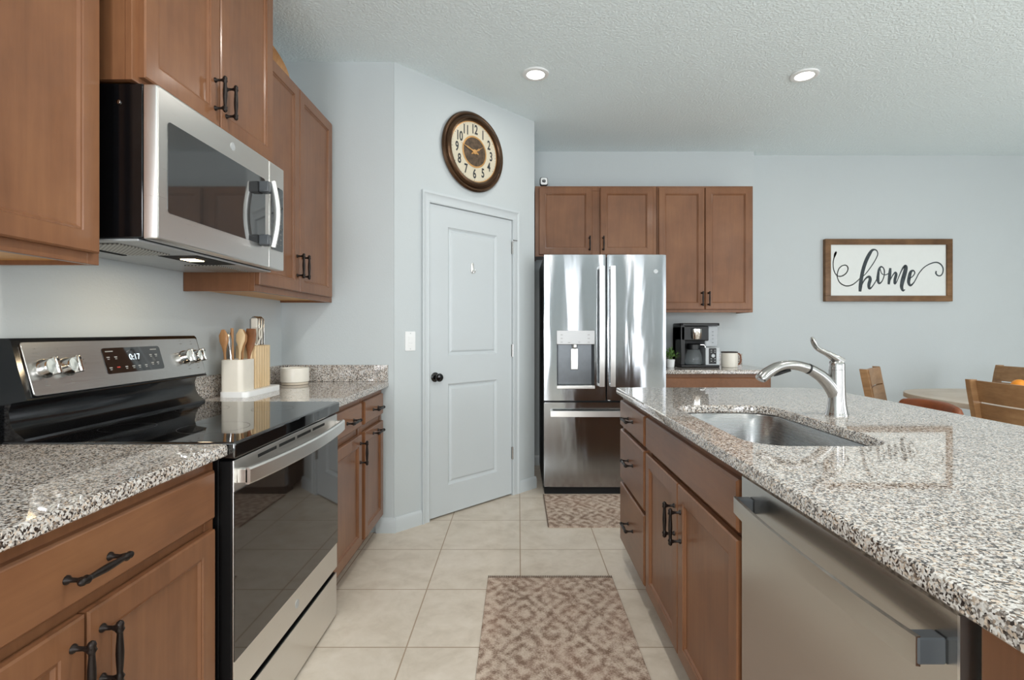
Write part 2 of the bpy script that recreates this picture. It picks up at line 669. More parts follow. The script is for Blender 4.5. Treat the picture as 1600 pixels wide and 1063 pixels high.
def baseboard(name, M, a0, a1):
    b = NB()
    prof = [(0, 0), (0.014, 0), (0.014, 0.068), (0.009, 0.082), (0.004, 0.09), (0, 0.09)]
    rings(b, M, [[(a, z, c) for c, z in prof] for a in (a0, a1)])
    return struct(name, b, WHITE)


baseboard('baseboard_return', FA(YR), -0.86, P1.x + .012)
baseboard('baseboard_pantry_left', MW, -0.006, S0 - .001)
baseboard('baseboard_pantry_right', MW, S1 + .001, WLEN + .012)
baseboard('baseboard_alcove', FA(YA), P2.x, XC)
baseboard('baseboard_dining', FA(YD), XC, XR)

# pantry door: casing, slab, knob, hinges
b = NB()


def casing_leg(b, loops):
    rings(b, MW, loops)


cp = [(0.0, 0.0), (0.0, 0.019), (0.012, 0.02), (0.02, 0.013), (0.046, 0.012), (0.052, 0.016), (0.06, 0.014), (0.06, 0.0)]
CT = 2.112
CW = 0.06
# mitred casing: each profile point runs up the left, over and down the right
scL = (D0 - .004 - S0) / CW
scR = (S1 - (D1 + .004)) / CW
scT = (CT - (DT + .004)) / CW
loops = []
for a, c in cp:
    loops.append([(S0 + a * scL, 0, c), (S0 + a * scL, CT - a * scT, c), (S1 - a * scR, CT - a * scT, c), (S1 - a * scR, 0, c)])
rings(b, MW, loops, cap0=False, cap1=False, closed=False)
struct('trim_1', b, WHITE)

bs = NB()
UP = (wall_s(700), wall_s(777))
zt1, zt0 = 1.905, 1.055
zb1, zb0 = 0.868, 0.20
# slab faces between the two sunken panels
A = [D0, UP[0], UP[1], D1]
B = [0.012, zb0, zb1, zt0, zt1, DT]
for i in range(3):
    for j in range(5):
        if i == 1 and j in (1, 3):
            continue
        q = rect(A[i], A[i + 1], B[j], B[j + 1], 0.0)
        bs.faces.new([bs.verts.new(MW @ Vector(p)) for p in q])
for z0, z1 in ((zb0, zb1), (zt0, zt1)):
    prof = [(0, 0), (0.004, -0.005), (0.014, -0.012), (0.022, -0.0125), (0.032, -0.004), (0.040, -0.003)]
    rings(bs, MW, [rect(A[1] + i, A[2] - i, z0 + i, z1 - i, c) for i, c in prof], cap0=False)
bmesh.ops.remove_doubles(bs, verts=bs.verts[:], dist=1e-5)
# edges and back
rings(bs, MW, [rect(D0, D1, 0.012, DT, 0.0), rect(D0, D1, 0.012, DT, -0.035)], cap0=False)
door = struct('door_1', bs, WHITE, smooth=False)
b = NB()
ks, kz = wall_s(682) - 0.012, 0.92
MK = MW @ Matrix.Translation((ks, kz, 0))
lathe(b, MK, [(0.031, 0.0), (0.031, 0.004), (0.026, 0.009), (0.012, 0.012), (0.011, 0.026), (0.02, 0.032), (0.026, 0.042), (0.027, 0.052), (0.022, 0.06), (0.01, 0.063)], 24)
obj('door_knob', b, BLACK, door)
for hz in (1.833, 1.073, 0.313):
    b = NB()
    box(b, D1 - 0.004, D1 + 0.012, hz - .044, hz + .044, 0.0, 0.003, M=MW)
    tube(b, [(D1 + .002, hz - .046, .009), (D1 + .002, hz + .046, .009)], 0.0065, 10, MW)
    if hz > 1.8:
        tube(b, [(D1 + .002, hz + .046, .009), (D1 + .004, hz + .058, .012), (D1 + .02, hz + .052, .04)], 0.004, 8, MW)
        tube(b, [(D1 + .0, hz + .05, .012), (D1 - .02, hz + .05, .03)], 0.004, 8, MW)
    obj('hinge', b, NICKEL, door)

# ------------------------------------------------------------------ cabinet building
DOORP = [(0, 0), (0, 0.016), (0.004, 0.0195), (0.052, 0.0195), (0.054, 0.0155), (0.059, 0.0165), (0.064, 0.0105), (0.072, 0.0095)]
SLABP = [(0, 0), (0, 0.014), (0.006, 0.0195), (0.014, 0.0195)]


def pull(M, a, b_, vert, parent, off=0.0195):
    """bar pull with turned posts; M is the cabinet frame"""
    t = NB()
    R = Matrix.Translation((a, b_, off)) @ (Matrix.Rotation(PI / 2, 4, 'Z') if vert else Matrix.Identity(4))
    MM = M @ R
    for s in (-1, 1):
        lathe(t, MM @ Matrix.Translation((s * 0.048, 0, 0)), [(0.0085, 0), (0.008, 0.003), (0.0045, 0.007), (0.004, 0.02), (0.006, 0.026), (0.006, 0.038)], 12)
    Mx = MM @ Matrix.Translation((0, 0, 0.034)) @ Matrix.Rotation(PI / 2, 4, 'Y')
    pr = [(0.001, -0.063), (0.0055, -0.060), (0.0075, -0.055), (0.006, -0.05), (0.0085, -0.045), (0.0055, -0.04), (0.0052, -0.036),
          (0.0068, -0.012), (0.0072, 0.0), (0.0068, 0.012), (0.0052, 0.036), (0.0055, 0.04), (0.0085, 0.045), (0.006, 0.05), (0.0075, 0.055), (0.0055, 0.060), (0.001, 0.063)]
    lathe(t, Mx, pr, 12)
    return obj('handle', t, BRONZE, parent, angle=60)


def cabinet(name, label, cat, M, a0, a1, b0, b1, depth, fronts, toe=0.0, group=None, under=False, stile=0.038, top=True):
    base = M @ Vector(((a0 + a1) / 2, b0, -depth / 2))
    root = thing(name, label, cat, base, 0, group)
    bb = NB()
    z0 = b0 + toe
    t = 0.016
    box(bb, a0, a0 + t, z0, b1, -depth, -0.019, M=M)
    box(bb, a1 - t, a1, z0, b1, -depth, -0.019, M=M)
    if top:
        box(bb, a0 + t, a1 - t, b1 - t, b1, -depth, -0.019, M=M)
    box(bb, a0 + t, a1 - t, z0 + .04, b1 - t, -depth, -depth + 0.008, M=M)
    # face frame, with the openings closed by the fronts
    for q in ((a0, a0 + stile, z0, b1), (a1 - stile, a1, z0, b1), (a0 + stile, a1 - stile, b1 - .04, b1), (a0 + stile, a1 - stile, z0, z0 + .04)):
        box(bb, q[0], q[1], q[2], q[3], -0.019, 0.0, 0.001, 1, M=M)
    box(bb, a0 + stile, a1 - stile, z0 + .04, b1 - .04, -0.019, -0.004, M=M)
    obj('cabinet_body', bb, WOOD, root)
    bb = bx(a0 + t, a1 - t, z0 + .012, z0 + .028, -depth, -0.019, M=M)
    obj('bottom_panel', bb, MAPLE if under else WOOD, root, label='raw maple bottom panel' if under else None)
    if toe:
        obj('toe_kick', bx(a0, a1, b0, z0, -depth, -0.075, M=M), WOOD, root)
    for kind, f0, f1, g0, g1, pl in fronts:
        d = NB()
        if kind == 'door':
            panel(d, M, f0, f1, g0, g1, DOORP)
            o = obj('door', d, WOOD, root)
        else:
            panel(d, M, f0, f1, g0, g1, SLABP)
            o = obj('drawer_front', d, WOODH, root)
        if pl:
            pull(M, pl[1], pl[2], pl[0] == 'v', o)
    return root


# --- left run, upper
MU = FL(-1.126)
cabinet('wall_cabinet', 'brown maple wall cabinet left of the microwave, cut off by the left edge', 'cabinet', MU, 0.585, 1.375, 1.395, 2.467, 0.303,
        [('door', 0.62, 0.972, 1.424, 2.445, None), ('door', 0.978, 1.356, 1.424, 2.445, None)], under=True)
MM_ = FL(-1.057)
cabinet('wall_cabinet', 'brown maple cabinet right above the microwave, set higher than its neighbours', 'cabinet', MM_, 1.40, 2.176, 1.908, 2.69, 0.372,
        [('door', 1.424, 1.782, 1.925, 2.67, ('v', 1.752, 2.03)), ('door', 1.788, 2.168, 1.925, 2.67, ('v', 1.82, 2.03))], under=True)
cabinet('wall_cabinet', 'brown maple two door wall cabinet between microwave and grey wall', 'cabinet', MU, 2.184, 3.088, 1.389, 2.467, 0.303,
        [('door', 2.192, 2.59, 1.418, 2.445, ('v', 2.56, 1.545)), ('door', 2.596, 3.045, 1.418, 2.445, ('v', 2.627, 1.545))], under=True)
# --- left run, base
MB = FL(-0.82)
cabinet('base_cabinet', 'brown maple base cabinet in the left foreground, wide drawer over two doors', 'cabinet', MB, 0.52, 1.374, 0, 0.878, 0.60,
        [('drawer', 0.55, 1.355, 0.724, 0.851, ('h', 0.955, 0.778)), ('door', 0.55, 0.948, 0.125, 0.695, ('v', 0.92, 0.60)),
         ('door', 0.954, 1.355, 0.125, 0.695, ('v', 0.985, 0.60))], toe=0.11)
cabinet('base_cabinet', 'brown maple drawer and door base cabinet just right of the oven', 'cabinet', MB, 2.206, 2.645, 0, 0.878, 0.60,
        [('drawer', 2.222, 2.622, 0.729, 0.851, ('h', 2.44, 0.785)), ('door', 2.222, 2.622, 0.129, 0.69, ('v', 2.594, 0.60))], toe=0.11)
cabinet('base_cabinet', 'narrow brown maple base cabinet against the grey wall, pull across its door', 'cabinet', MB, 2.65, 3.06, 0, 0.878, 0.60,
        [('drawer', 2.674, 3.034, 0.729, 0.851, ('h', 2.87, 0.785)), ('door', 2.674, 3.034, 0.129, 0.69, ('h', 2.87, 0.655))], toe=0.11)

# --- island
MI = FI(0.56)
cabinet('island_cabinet', 'brown island cabinet of three drawers at the end facing the fridge', 'cabinet', MI, -2.735, -2.2, 0, 0.878, 0.58,
        [('drawer', -2.724, -2.212, 0.72, 0.851, ('h', -2.47, 0.787)), ('drawer', -2.724, -2.212, 0.44, 0.70, ('h', -2.47, 0.58)),
         ('drawer', -2.724, -2.212, 0.115, 0.42, ('h', -2.47, 0.27))], toe=0.11)
cabinet('island_cabinet', 'brown two door island sink cabinet between the drawers and the dishwasher', 'cabinet', MI, -2.19, -1.247, 0, 0.878, 0.58,
        [('drawer', -2.178, -1.267, 0.72, 0.851, None), ('door', -2.178, -1.746, 0.115, 0.70, ('v', -1.776, 0.565)),
         ('door', -1.74, -1.267, 0.115, 0.70, ('v', -1.708, 0.565))], toe=0.11, top=False)
b = NB()
box(b, 0.54, 1.14, 0.40, 0.598, 0.0, 0.878, 0.002)
tag(obj('island_end_panel', b, WOOD), 'dark brown wood end panel right of the dishwasher', 'panel')
b = NB()
box(b, 1.145, 1.17, 0.40, 2.735, 0.0, 0.878, 0.002)
tag(obj('island_back_panel', b, WOOD), 'brown wood back panel under the island overhang, seating side', 'panel')

# --- alcove
MAf = FA(4.342)
cabinet('wall_cabinet', 'brown maple two door wall cabinet above the refrigerator', 'cabinet', MAf, 0.142, 1.171, 1.85, 2.446, 0.296,
        [('door', 0.175, 0.624, 1.864, 2.43, ('v', 0.60, 1.955)), ('door', 0.692, 1.14, 1.864, 2.43, ('v', 0.716, 1.955))], stile=0.05)
cabinet('wall_cabinet', 'brown maple tall two door wall cabinet above the coffee maker', 'cabinet', MAf, 1.175, 1.988, 1.375, 2.446, 0.296,
        [('door', 1.186, 1.573, 1.40, 2.43, ('v', 1.548, 1.49)), ('door', 1.579, 1.97, 1.40, 2.43, ('v', 1.604, 1.49))], under=True)
MAb = FA(4.035)
cabinet('base_cabinet', 'brown base cabinet under the coffee maker counter', 'cabinet', MAb, 1.12, 1.99, 0, 0.878, 0.60,
        [('drawer', 1.14, 1.975, 0.729, 0.851, None), ('door', 1.14, 1.555, 0.129, 0.70, None), ('door', 1.561, 1.975, 0.129, 0.70, None)], toe=0.11)

# ------------------------------------------------------------------ granite
CTOP = 0.914
CBOT = 0.882


def slab(name, outer, holes_, label, cat, z0=CBOT, z1=CTOP, rnd=0.006):
    b = NB()

    def inset(pts, d):
        n = len(pts)
        out = []
        for i in range(n):
            p0, p1, p2 = Vector(pts[i - 1]), Vector(pts[i]), Vector(pts[(i + 1) % n])
            e1 = (p1 - p0).normalized()
            e2 = (p2 - p1).normalized()
            n1 = Vector((-e1.y, e1.x))
            n2 = Vector((-e2.y, e2.x))
            m = (n1 + n2)
            m = m / max(0.3, m.length_squared / 2)
            out.append((p1 + m * d)[:])
        return out
    for side in (1, 0):
        es = []
        for pts in [outer] + holes_:
            prof = [(rnd, z1), (rnd * .3, z1 - rnd * .3), (0, z1 - rnd), (0, z0 + .003), (.003, z0)]
            if side == 1:
                L = []
                for d, z in prof:
                    L.append([b.verts.new((p[0], p[1], z)) for p in inset(pts, d)])
                n = len(pts)
                for i in range(len(L) - 1):
                    for j in range(n):
                        b.faces.new((L[i][j], L[i][(j + 1) % n], L[i + 1][(j + 1) % n], L[i + 1][j]))
                if pts is outer:
                    tops, bots = [], []
                tops.append(L[0])
                bots.append(L[-1])
        if side == 1:
            for Ls in (tops, bots):
                es = []
                for lp in Ls:
                    for j in range(len(lp)):
                        es.append(b.edges.get((lp[j], lp[(j + 1) % len(lp)])))
                        es[-1].smooth = False
                bmesh.ops.triangle_fill(b, use_beauty=True, use_dissolve=False, edges=es)
    o = obj(name, b, GRAN, angle=30)
    tag(o, label, cat)
    return o


def ccw(pts):
    a = sum(pts[i - 1][0] * pts[i][1] - pts[i][0] * pts[i - 1][1] for i in range(len(pts)))
    return pts if a > 0 else pts[::-1]


XCE = -0.785
c1 = slab('countertop', [(XL + .001, 0.30), (XCE, 0.30), (XCE, 1.381), (XL + .001, 1.381)], [],
          'speckled granite countertop in the left foreground beside the stove', 'countertop')
tag(obj('backsplash', bx(XL + .001, XL + .02, 0.30, 1.37, CTOP + .0005, CTOP + .1, 0.002), GRAN), 'granite backsplash strip behind the left foreground counter', 'backsplash')
c2 = slab('countertop', [(XL + .001, 2.195), (XCE, 2.195), (XCE, 3.093), (XL + .001, 3.093)], [],
          'speckled granite countertop under the utensil holder, right of the stove', 'countertop')
b = NB()
box(b, XL + .001, XL + .02, 2.2, 3.093, CTOP + .0005, CTOP + .1, 0.002)
box(b, XL + .02, XCE - .001, 3.073, 3.093, CTOP + .0005, CTOP + .1, 0.002)
tag(obj('backsplash', b, GRAN), 'granite backsplash strip behind the utensil holder and canister, turning the corner', 'backsplash')
c3 = slab('countertop', [(1.11, 3.995), (2.02, 3.995), (2.02, YA - .002), (1.11, YA - .002)], [],
          'small granite countertop under the coffee maker, beside the fridge', 'countertop')
tag(obj('backsplash', bx(1.11, 2.02, YA - .022, YA - .002, CTOP + .0005, CTOP + .1, 0.002), GRAN), 'low granite backsplash strip behind the coffee maker', 'backsplash')

IX0, IX1, IY0, IY1 = 0.525, 1.622, 0.36, 2.765
outer = [(IX0, IY0), (IX1, IY0)]
rr = 0.16
for i in range(9):
    t = PI / 2 * i / 8
    outer.append((IX1 - rr + rr * math.cos(t), IY1 - rr + rr * math.sin(t)))
for i in range(5):
    t = PI / 2 + PI / 2 * i / 4
    outer.append((IX0 + .02 + .02 * math.cos(t), IY1 - .02 + .02 * math.sin(t)))
SX0, SX1, SY0, SY1 = 0.632, 1.02, 1.362, 2.10
hole = rrect(SX0, SX1, SY0, SY1, 0.10, 8)
slab('island_countertop', ccw(outer), [ccw(hole)[::-1]], 'large speckled granite island countertop with the sink cut into it', 'countertop')

# undermount sink
sk = thing('kitchen_sink', 'stainless steel undermount sink sunk into the island', 'sink', ((SX0 + SX1) / 2, (SY0 + SY1) / 2, 0.69))
b = NB()


def srr(d, z, r):
    return [(p[0], p[1], z) for p in rrect(SX0 + d, SX1 - d, SY0 + d, SY1 - d, r, 8)]


lo = [srr(-0.012, CBOT - .001, 0.11), srr(-0.003, CBOT - .0012, 0.10), srr(0.0, CBOT - .006, 0.10), srr(0.008, 0.74, 0.095), srr(0.016, 0.71, 0.09),
      srr(0.035, 0.697, 0.075), srr(0.06, 0.694, 0.06)]
rings(b, None, lo, cap0=False)
inner = [[(p[0], p[1], p[2] - .004) for p in q] for q in lo]
obj('basin', b, SINKM, sk, angle=50)
b = NB()
lathe(b, Matrix.Translation((0.826, 1.72, 0.6945)), [(0.045, 0), (0.045, 0.003), (0.036, 0.004), (0.03, 0.001), (0.01, 0.0015)], 24)
obj('drain', b, CHROME, sk)

# ------------------------------------------------------------------ faucet
FX, FY = 1.152, 1.852
fa = thing('kitchen_faucet', 'brushed nickel single lever faucet standing behind the island sink', 'faucet', (FX, FY, CTOP))
MF = Matrix.Translation((FX, FY, CTOP))
b = NB()
lathe(b, MF, [(0.037, 0), (0.037, 0.006), (0.0355, 0.008), (0.035, 0.012), (0.033, 0.022), (0.0295, 0.045), (0.0275, 0.075), (0.0265, 0.11), (0.0262, 0.165)], 32)
obj('faucet_body', b, NICKEL, fa, angle=50)
b = NB()
lathe(b, MF, [(0.0262, 0.1655), (0.0255, 0.168), (0.0258, 0.172), (0.026, 0.186), (0.022, 0.196), (0.012, 0.2)], 32)
# lever sweeping up and to the left
lev = smoothpts([(0.012, 0, 0.190, 0.021, 0.021), (-0.005, 0, 0.205, 0.015, 0.020), (-0.035, -.004, 0.222, 0.010, 0.017), (-0.068, -.008, 0.238, 0.0085, 0.015), (-0.085, -.010, 0.254, 0.0075, 0.013),
                 (-0.094, -.011, 0.275, 0.007, 0.011), (-0.097, -.011, 0.283, 0.003, 0.005)], 5)
tube(b, [p[:3] for p in lev], [(p[3], p[4]) for p in lev], 16, MF)
obj('lever_handle', b, NICKEL, fa, angle=60)
b = NB()
sp = smoothpts([(0.004, 0, 0.05, 0.024), (-0.020, -.001, 0.10, 0.024), (-0.055, -.003, 0.138, 0.0215), (-0.092, -.006, 0.162, 0.0195), (-0.105, -.007, 0.168, 0.0188)], 6)
tube(b, [p[:3] for p in sp], [p[3] for p in sp], 20, MF)
obj('spout_neck', b, NICKEL, fa, angle=60)
b = NB()
tube(b, [(-0.105, -.007, 0.168), (-0.112, -.008, 0.1708)], 0.0192, 20, MF)
obj('seal_ring', b, BLACKM, fa)
b = NB()
sp = smoothpts([(-0.112, -.008, 0.1708, 0.0186, .0186), (-0.15, -.011, 0.181, 0.0175, .018), (-0.19, -.014, 0.182, 0.0175, .019), (-0.225, -.017, 0.174, 0.0185, .021), (-0.26, -.019, 0.155, 0.019, .024),
                (-0.283, -.021, 0.137, 0.0175, .026), (-0.289, -.0215, 0.131, 0.015, .024)], 6)
tube(b, [p[:3] for p in sp], [(p[3], p[4]) for p in sp], 20, MF)
obj('spray_head', b, NICKEL, fa, angle=60)
b = NB()
bt = smoothpts([(-0.178, -.014, 0.163, .004, .009), (-0.20, -.016, 0.159, .006, .011), (-0.225, -.018, 0.151, .006, .011), (-0.238, -.019, 0.145, .003, .007)], 4)
tube(b, [p[:3] for p in bt], [(p[3], p[4]) for p in bt], 12, MF)
obj('spray_button', b, BLACKM, fa)

# ------------------------------------------------------------------ range
RY0, RY1 = 1.388, 2.187
rg = thing('kitchen_range', 'stainless and black electric range with smooth glass cooktop', 'stove', (-1.1, (RY0 + RY1) / 2, 0))
b = NB()
box(b, -1.425, -0.812, RY0, RY1, 0.03, 0.90, 0.003)
obj('range_body', b, MATTE, rg)
# cooktop: black glass with a rounded front lip
b = NB()
box(b, -1.40, -0.765, RY0 - .004, RY1 + .004, 0.872, 0.918, 0.006, 3)
obj('cooktop', b, GLASSB, rg, label='black glass cooktop')
for cx, cy, r in ((-1.22, 1.60, .075), (-1.22, 1.98, .09), (-0.95, 1.60, .10), (-0.95, 1.98, .075)):
    b = NB()
    rings(b, Matrix.Translation((cx, cy, 0.9183)), [circ(r, 0, 48), circ(r - .0012, 0, 48)], cap0=False, cap1=False)
    obj('burner_ring', b, plain('burner_print', srgb(44, 45, 47), .3), rg)
# backguard
b = NB()
prof = [(-1.428, 0.90), (-1.335, 0.90), (-1.338, 0.925), (-1.365, 0.945), (-1.378, 0.97), (-1.382, 1.0), (-1.375, 1.022), (-1.33, 1.03), (-1.334, 1.034),
        (-1.377, 1.192), (-1.385, 1.199), (-1.428, 1.199)]
rings(b, None, [[(x, y, z) for x, z in prof] for y in (RY0, RY1)])
bmesh.ops.recalc_face_normals(b, faces=b.faces[:])
obj('backguard', b, BLACK, rg, angle=40)
bvec = Vector((-0.045, 0, 0.158)).normalized()
cvec = Vector((bvec.z, 0, -bvec.x))
MP = frame((-1.333, 0, 1.036), (0, 1, 0), bvec, cvec)
b = NB()
prism(b, rrect(RY0 + .02, RY1 - .008, 0.002, 0.157, 0.008, 4), 0.0, 0.004, MP, 0.0015)
for ya, za in ((1.445, .125), (1.52, .122), (1.455, .028), (1.535, .028), (1.595, .085), (2.07, .135), (2.135, .132), (2.085, .03), (2.14, .03)):
    box(b, ya - .007, ya + .007, za - .0012, za + .0012, 0.0038, 0.0044, M=MP, mi=1)
    box(b, ya - .002, ya + .002, za + .010, za + .014, 0.0038, 0.0044, M=MP, mi=1)
cpn = obj('control_panel', b, [m_steel('panel_steel', 0.58, 0.24, 0, (1, 0.975, 0.94)), GREYPRINT], rg)
b = NB()
prism(b, rrect(1.672, 1.94, 0.042, 0.130, 0.010, 4), 0.004, 0.0055, MP)
for ya, za in ((1.70, .118), (1.905, .118)):
    box(b, ya - .016, ya + .016, za - .0016, za + .0016, 0.005, 0.006, M=MP, mi=1)
for ya, za in ((1.69, .098), (1.722, .098), (1.69, .062), (1.758, .062), (1.79, .062), (1.818, .062), (1.85, .062), (1.885, .068), (1.912, .068), (1.885, .098), (1.912, .098)):
    box(b, ya - .006, ya + .006, za - .0018, za + .0018, 0.005, 0.006, M=MP, mi=1)
    box(b, ya - .004, ya + .004, za - .0075, za - .005, 0.005, 0.006, M=MP, mi=1)
box(b, 1.716, 1.73, .060, .0645, 0.005, 0.006, M=MP, mi=2)
dpl = obj('display', b, [GLASSB, plain('dim_print', srgb(165, 168, 168), .5), REDP], cpn)
b = NB()
text(b, '0:17', 0.03, MP @ Matrix.Translation((1.806, 0.094, 0.0058)))
obj('clock_digits', b, LED, cpn)
for ya in (1.462, 1.536, 2.072, 2.145):
    b = NB()
    MKn = MP @ Matrix.Translation((ya, 0.078, 0.004))
    lathe(b, MKn, [(0.028, 0), (0.028, 0.004), (0.0255, 0.007), (0.0245, 0.02), (0.022, 0.024), (0.012, 0.025)], 28)
    box(b, -0.007, 0.007, -0.026, 0.026, 0.018, 0.042, 0.004, 2, M=MKn)
    kn = obj('knob', b, CHROME, rg, angle=45)
    obj('pointer_dot', bx(-0.003, 0.003, 0.012, 0.018, 0.0415, 0.0425, M=MKn), BLACKM, kn)
# oven door
MO = FL(-0.812)
b = NB()
box(b, RY0, RY1 - .002, 0.214, 0.866, 0.0, 0.034, 0.002, 1, M=MO)
box(b, RY0 + .003, RY1 - .003, 0.214, 0.866, 0.034, 0.0385, 0.0015, 2, M=MO, mi=1)
dr = obj('oven_door', b, [MATTE, STEEL], rg)
b = NB()
box(b, RY0 + .002, RY1 - .002, 0.318, 0.782, 0.0375, 0.0415, 0.002, 2, M=MO)
obj('oven_glass', b, OVENG, dr, label='dark tinted oven window')
for k in range(4):
    y0 = 1.52 + k * .135
    obj('vent_slot', bx(y0, y0 + .118, 0.843, 0.853, 0.036, 0.0386, M=MO), DARK, dr)
b = NB()
n = 20
secs = []
for i in range(n + 1):
    t = i / n
    y = RY0 + .02 + t * (RY1 - RY0 - .032)
    c = 0.062 + 0.028 * math.sin(PI * t) ** 0.8
    secs.append([(y, 0.797, c), (y, 0.797, c + .008), (y, 0.802, c + .013), (y, 0.838, c + .013), (y, 0.843, c + .008), (y, 0.843, c)])
rings(b, MO, secs)
for y in (RY0 + .02, RY1 - .03):
    box(b, y, y + .018, 0.80, 0.84, 0.038, 0.068, 0.002, 1, M=MO)
obj('oven_handle', b, HANDLE, dr, angle=40)
b = NB()
lathe(b, MO @ Matrix.Translation((1.79, 0.265, 0.038)), [(0.015, 0), (0.015, .0012), (0.012, .0014)], 28)
obj('round_badge', b, LGREY, dr)
b = NB()
box(b, RY0, RY1 - .002, 0.012, 0.190, 0.0, 0.032, 0.002, 1, M=MO)
box(b, RY0 + .003, RY1 - .003, 0.012, 0.190, 0.032, 0.0365, 0.0015, 2, M=MO, mi=1)
obj('storage_drawer', b, [MATTE, STEEL], rg)

# ------------------------------------------------------------------ microwave
mw = thing('microwave_oven', 'stainless over-the-range microwave mounted above the stove', 'microwave', (-1.2, 1.8, 1.475))
MY0, MY1, MZ0, MZ1 = 1.41, 2.178, 1.476, 1.902
b = NB()
box(b, -1.427, -1.035, MY0, MY1, MZ0, MZ1, 0.003)
for z0, z1 in ((1.80, 1.87), (1.56, 1.76)):
    for x0 in (-1.40, -1.29):
        box(b, x0, x0 + .06, MY0 - .003, MY0, z0, z1, 0.002, 1)
obj('microwave_body', b, BLACK, mw)
b = NB()
lathe(b, frame((-1.10, MY0, 1.85), (1, 0, 0), (0, 0, 1), (0, -1, 0)), [(0.006, 0), (0.006, .003), (0.003, .004)], 12)
obj('screw', b, CHROME, mw)
MV = FL(-1.033)
b = NB()
prism(b, rrect(MY0 + .002, 2.046, MZ0 - .003, MZ1, 0.006, 4), 0.0, 0.037, MV, 0.006)
md = obj('microwave_door', b, STEEL, mw)
b = NB()
prism(b, rrect(1.453, 2.012, 1.555, 1.815, 0.012, 5), 0.036, 0.0385, MV)
obj('door_glass', b, plain('microwave_glass', srgb(46, 46, 46), 0.04, ior=2.0, spec=0.6), md, label='dark microwave window')
b = NB()
tube(b, [(1.985, z, 0.08 + .018 * math.sin(PI * (z - 1.545) / .252)) for z in [1.545 + .252 * i / 14 for i in range(15)]], [(0.013, 0.009)] * 15, 14, MV)
hn = obj('door_handle', b, HANDLE, md, angle=60)
for z0, z1 in ((1.548, 1.59), (1.752, 1.795)):
    obj('handle_mount', bx(1.958, 2.0, z0, z1, 0.038, 0.078, 0.006, 2, M=MV), GREYP, md)
b = NB()
prism(b, rrect(2.05, MY1, MZ0 - .003, MZ1, 0.004, 4), 0.0, 0.036, MV, 0.005)
ct = obj('control_section', b, STEEL, mw)
b = NB()
prism(b, rrect(2.064, 2.165, 1.55, 1.812, 0.008, 4), 0.035, 0.038, MV)
for r in range(8):
    for c in range(3):
        y0 = 2.08 + c * .028
        box(b, y0, y0 + .014, 1.575 + r * .022, 1.579 + r * .022, 0.0375, 0.0386, M=MV, mi=1)
kp = obj('keypad', b, [GLASSB, GREYPRINT], ct)
b = NB()
lathe(b, MV @ Matrix.Translation((1.785, 1.862, 0.037)), [(0.014, 0), (0.014, .0012), (0.011, .0014)], 28)
obj('round_badge', b, LGREY, md)
b = NB()
box(b, -1.42, -1.05, MY0 + .004, MY1 - .004, MZ0 - .008, MZ0 - .001, 0.002, 1)
bp = obj('underside_plate', b, LGREY, mw)
for y0 in (1.45, 1.93):
    obj('grease_filter', bx(-1.26, -1.13, y0, y0 + .21, MZ0 - .012, MZ0 - .008, 0.001, 1), MESHF, mw)
obj('filter_slot', bx(-1.30, -1.285, 1.45, 1.68, MZ0 - .0105, MZ0 - .008), DARK, mw)
obj('lamp_recess', bx(-1.19, -1.06, 1.69, 1.92, MZ0 - .0095, MZ0 - .008), DARK, mw)
obj('surface_lamp', bx(-1.16, -1.11, 1.755, 1.81, MZ0 - .012, MZ0 - .0095, 0.001, 1), WARM, mw, label='lit warm lamp lens')
l = bpy.data.lights.new('stove_lamp', 'AREA')
l.size = 0.06
l.energy = 0.9
l.color = (1, 0.78, 0.5)
lo_ = bpy.data.objects.new('stove_lamp', l)
lo_.location = Vector((-1.13, 1.78, MZ0 - .02)) - LOC[mw.name]
COL.objects.link(lo_)
lo_.parent = mw

# ------------------------------------------------------------------ refrigerator
fr = thing('refrigerator', 'stainless french door refrigerator with water dispenser in the alcove', 'refrigerator', (0.64, 4.2, 0))
MR = FA(3.852)
b = NB()
box(b, 0.188, 1.092, 3.86, 4.60, 0.03, 1.775, 0.004)
obj('refrigerator_body', b, BLACKM, fr)
fdp = [(0, 0), (0, 0.052), (0.006, 0.060), (0.02, 0.0615)]


def fdoor(x0, x1, z0, z1, bow=0.006):
    b = NB()
    n = 16
    lp = []
    for i in range(n + 1):
        t = i / n
        x = x0 + (x1 - x0) * t
        c = 0.055 + bow * math.sin(PI * t) ** 0.6
        lp.append((x, c))
    top = [(x0, 0)] + lp + [(x1, 0)]
    rings(b, MR, [[(x, z, c) for x, c in top] for z in (z0, z1)])
    bmesh.ops.bevel(b, geom=[e for e in b.edges if abs(e.verts[0].co.z - e.verts[1].co.z) < 1e-6], offset=0.004, segments=2, affect='EDGES')
    return b


# left door has a window for the dispenser recess
DX0, DX1, DZ0, DZ1 = 0.285, 0.562, 0.80, 1.218
b = NB()
xs = [0.190, 0.2, 0.24, DX0, DX0 + .09, DX1 - .09, DX1, 0.60, 0.637, 0.647]
zs = [0.702, DZ0, DZ1, 1.784]


def fc(x, x0, x1, bow=0.006):
    t = (x - x0) / (x1 - x0)
    return 0.055 + bow * max(0.0, math.sin(PI * min(max(t, 0), 1))) ** 0.6


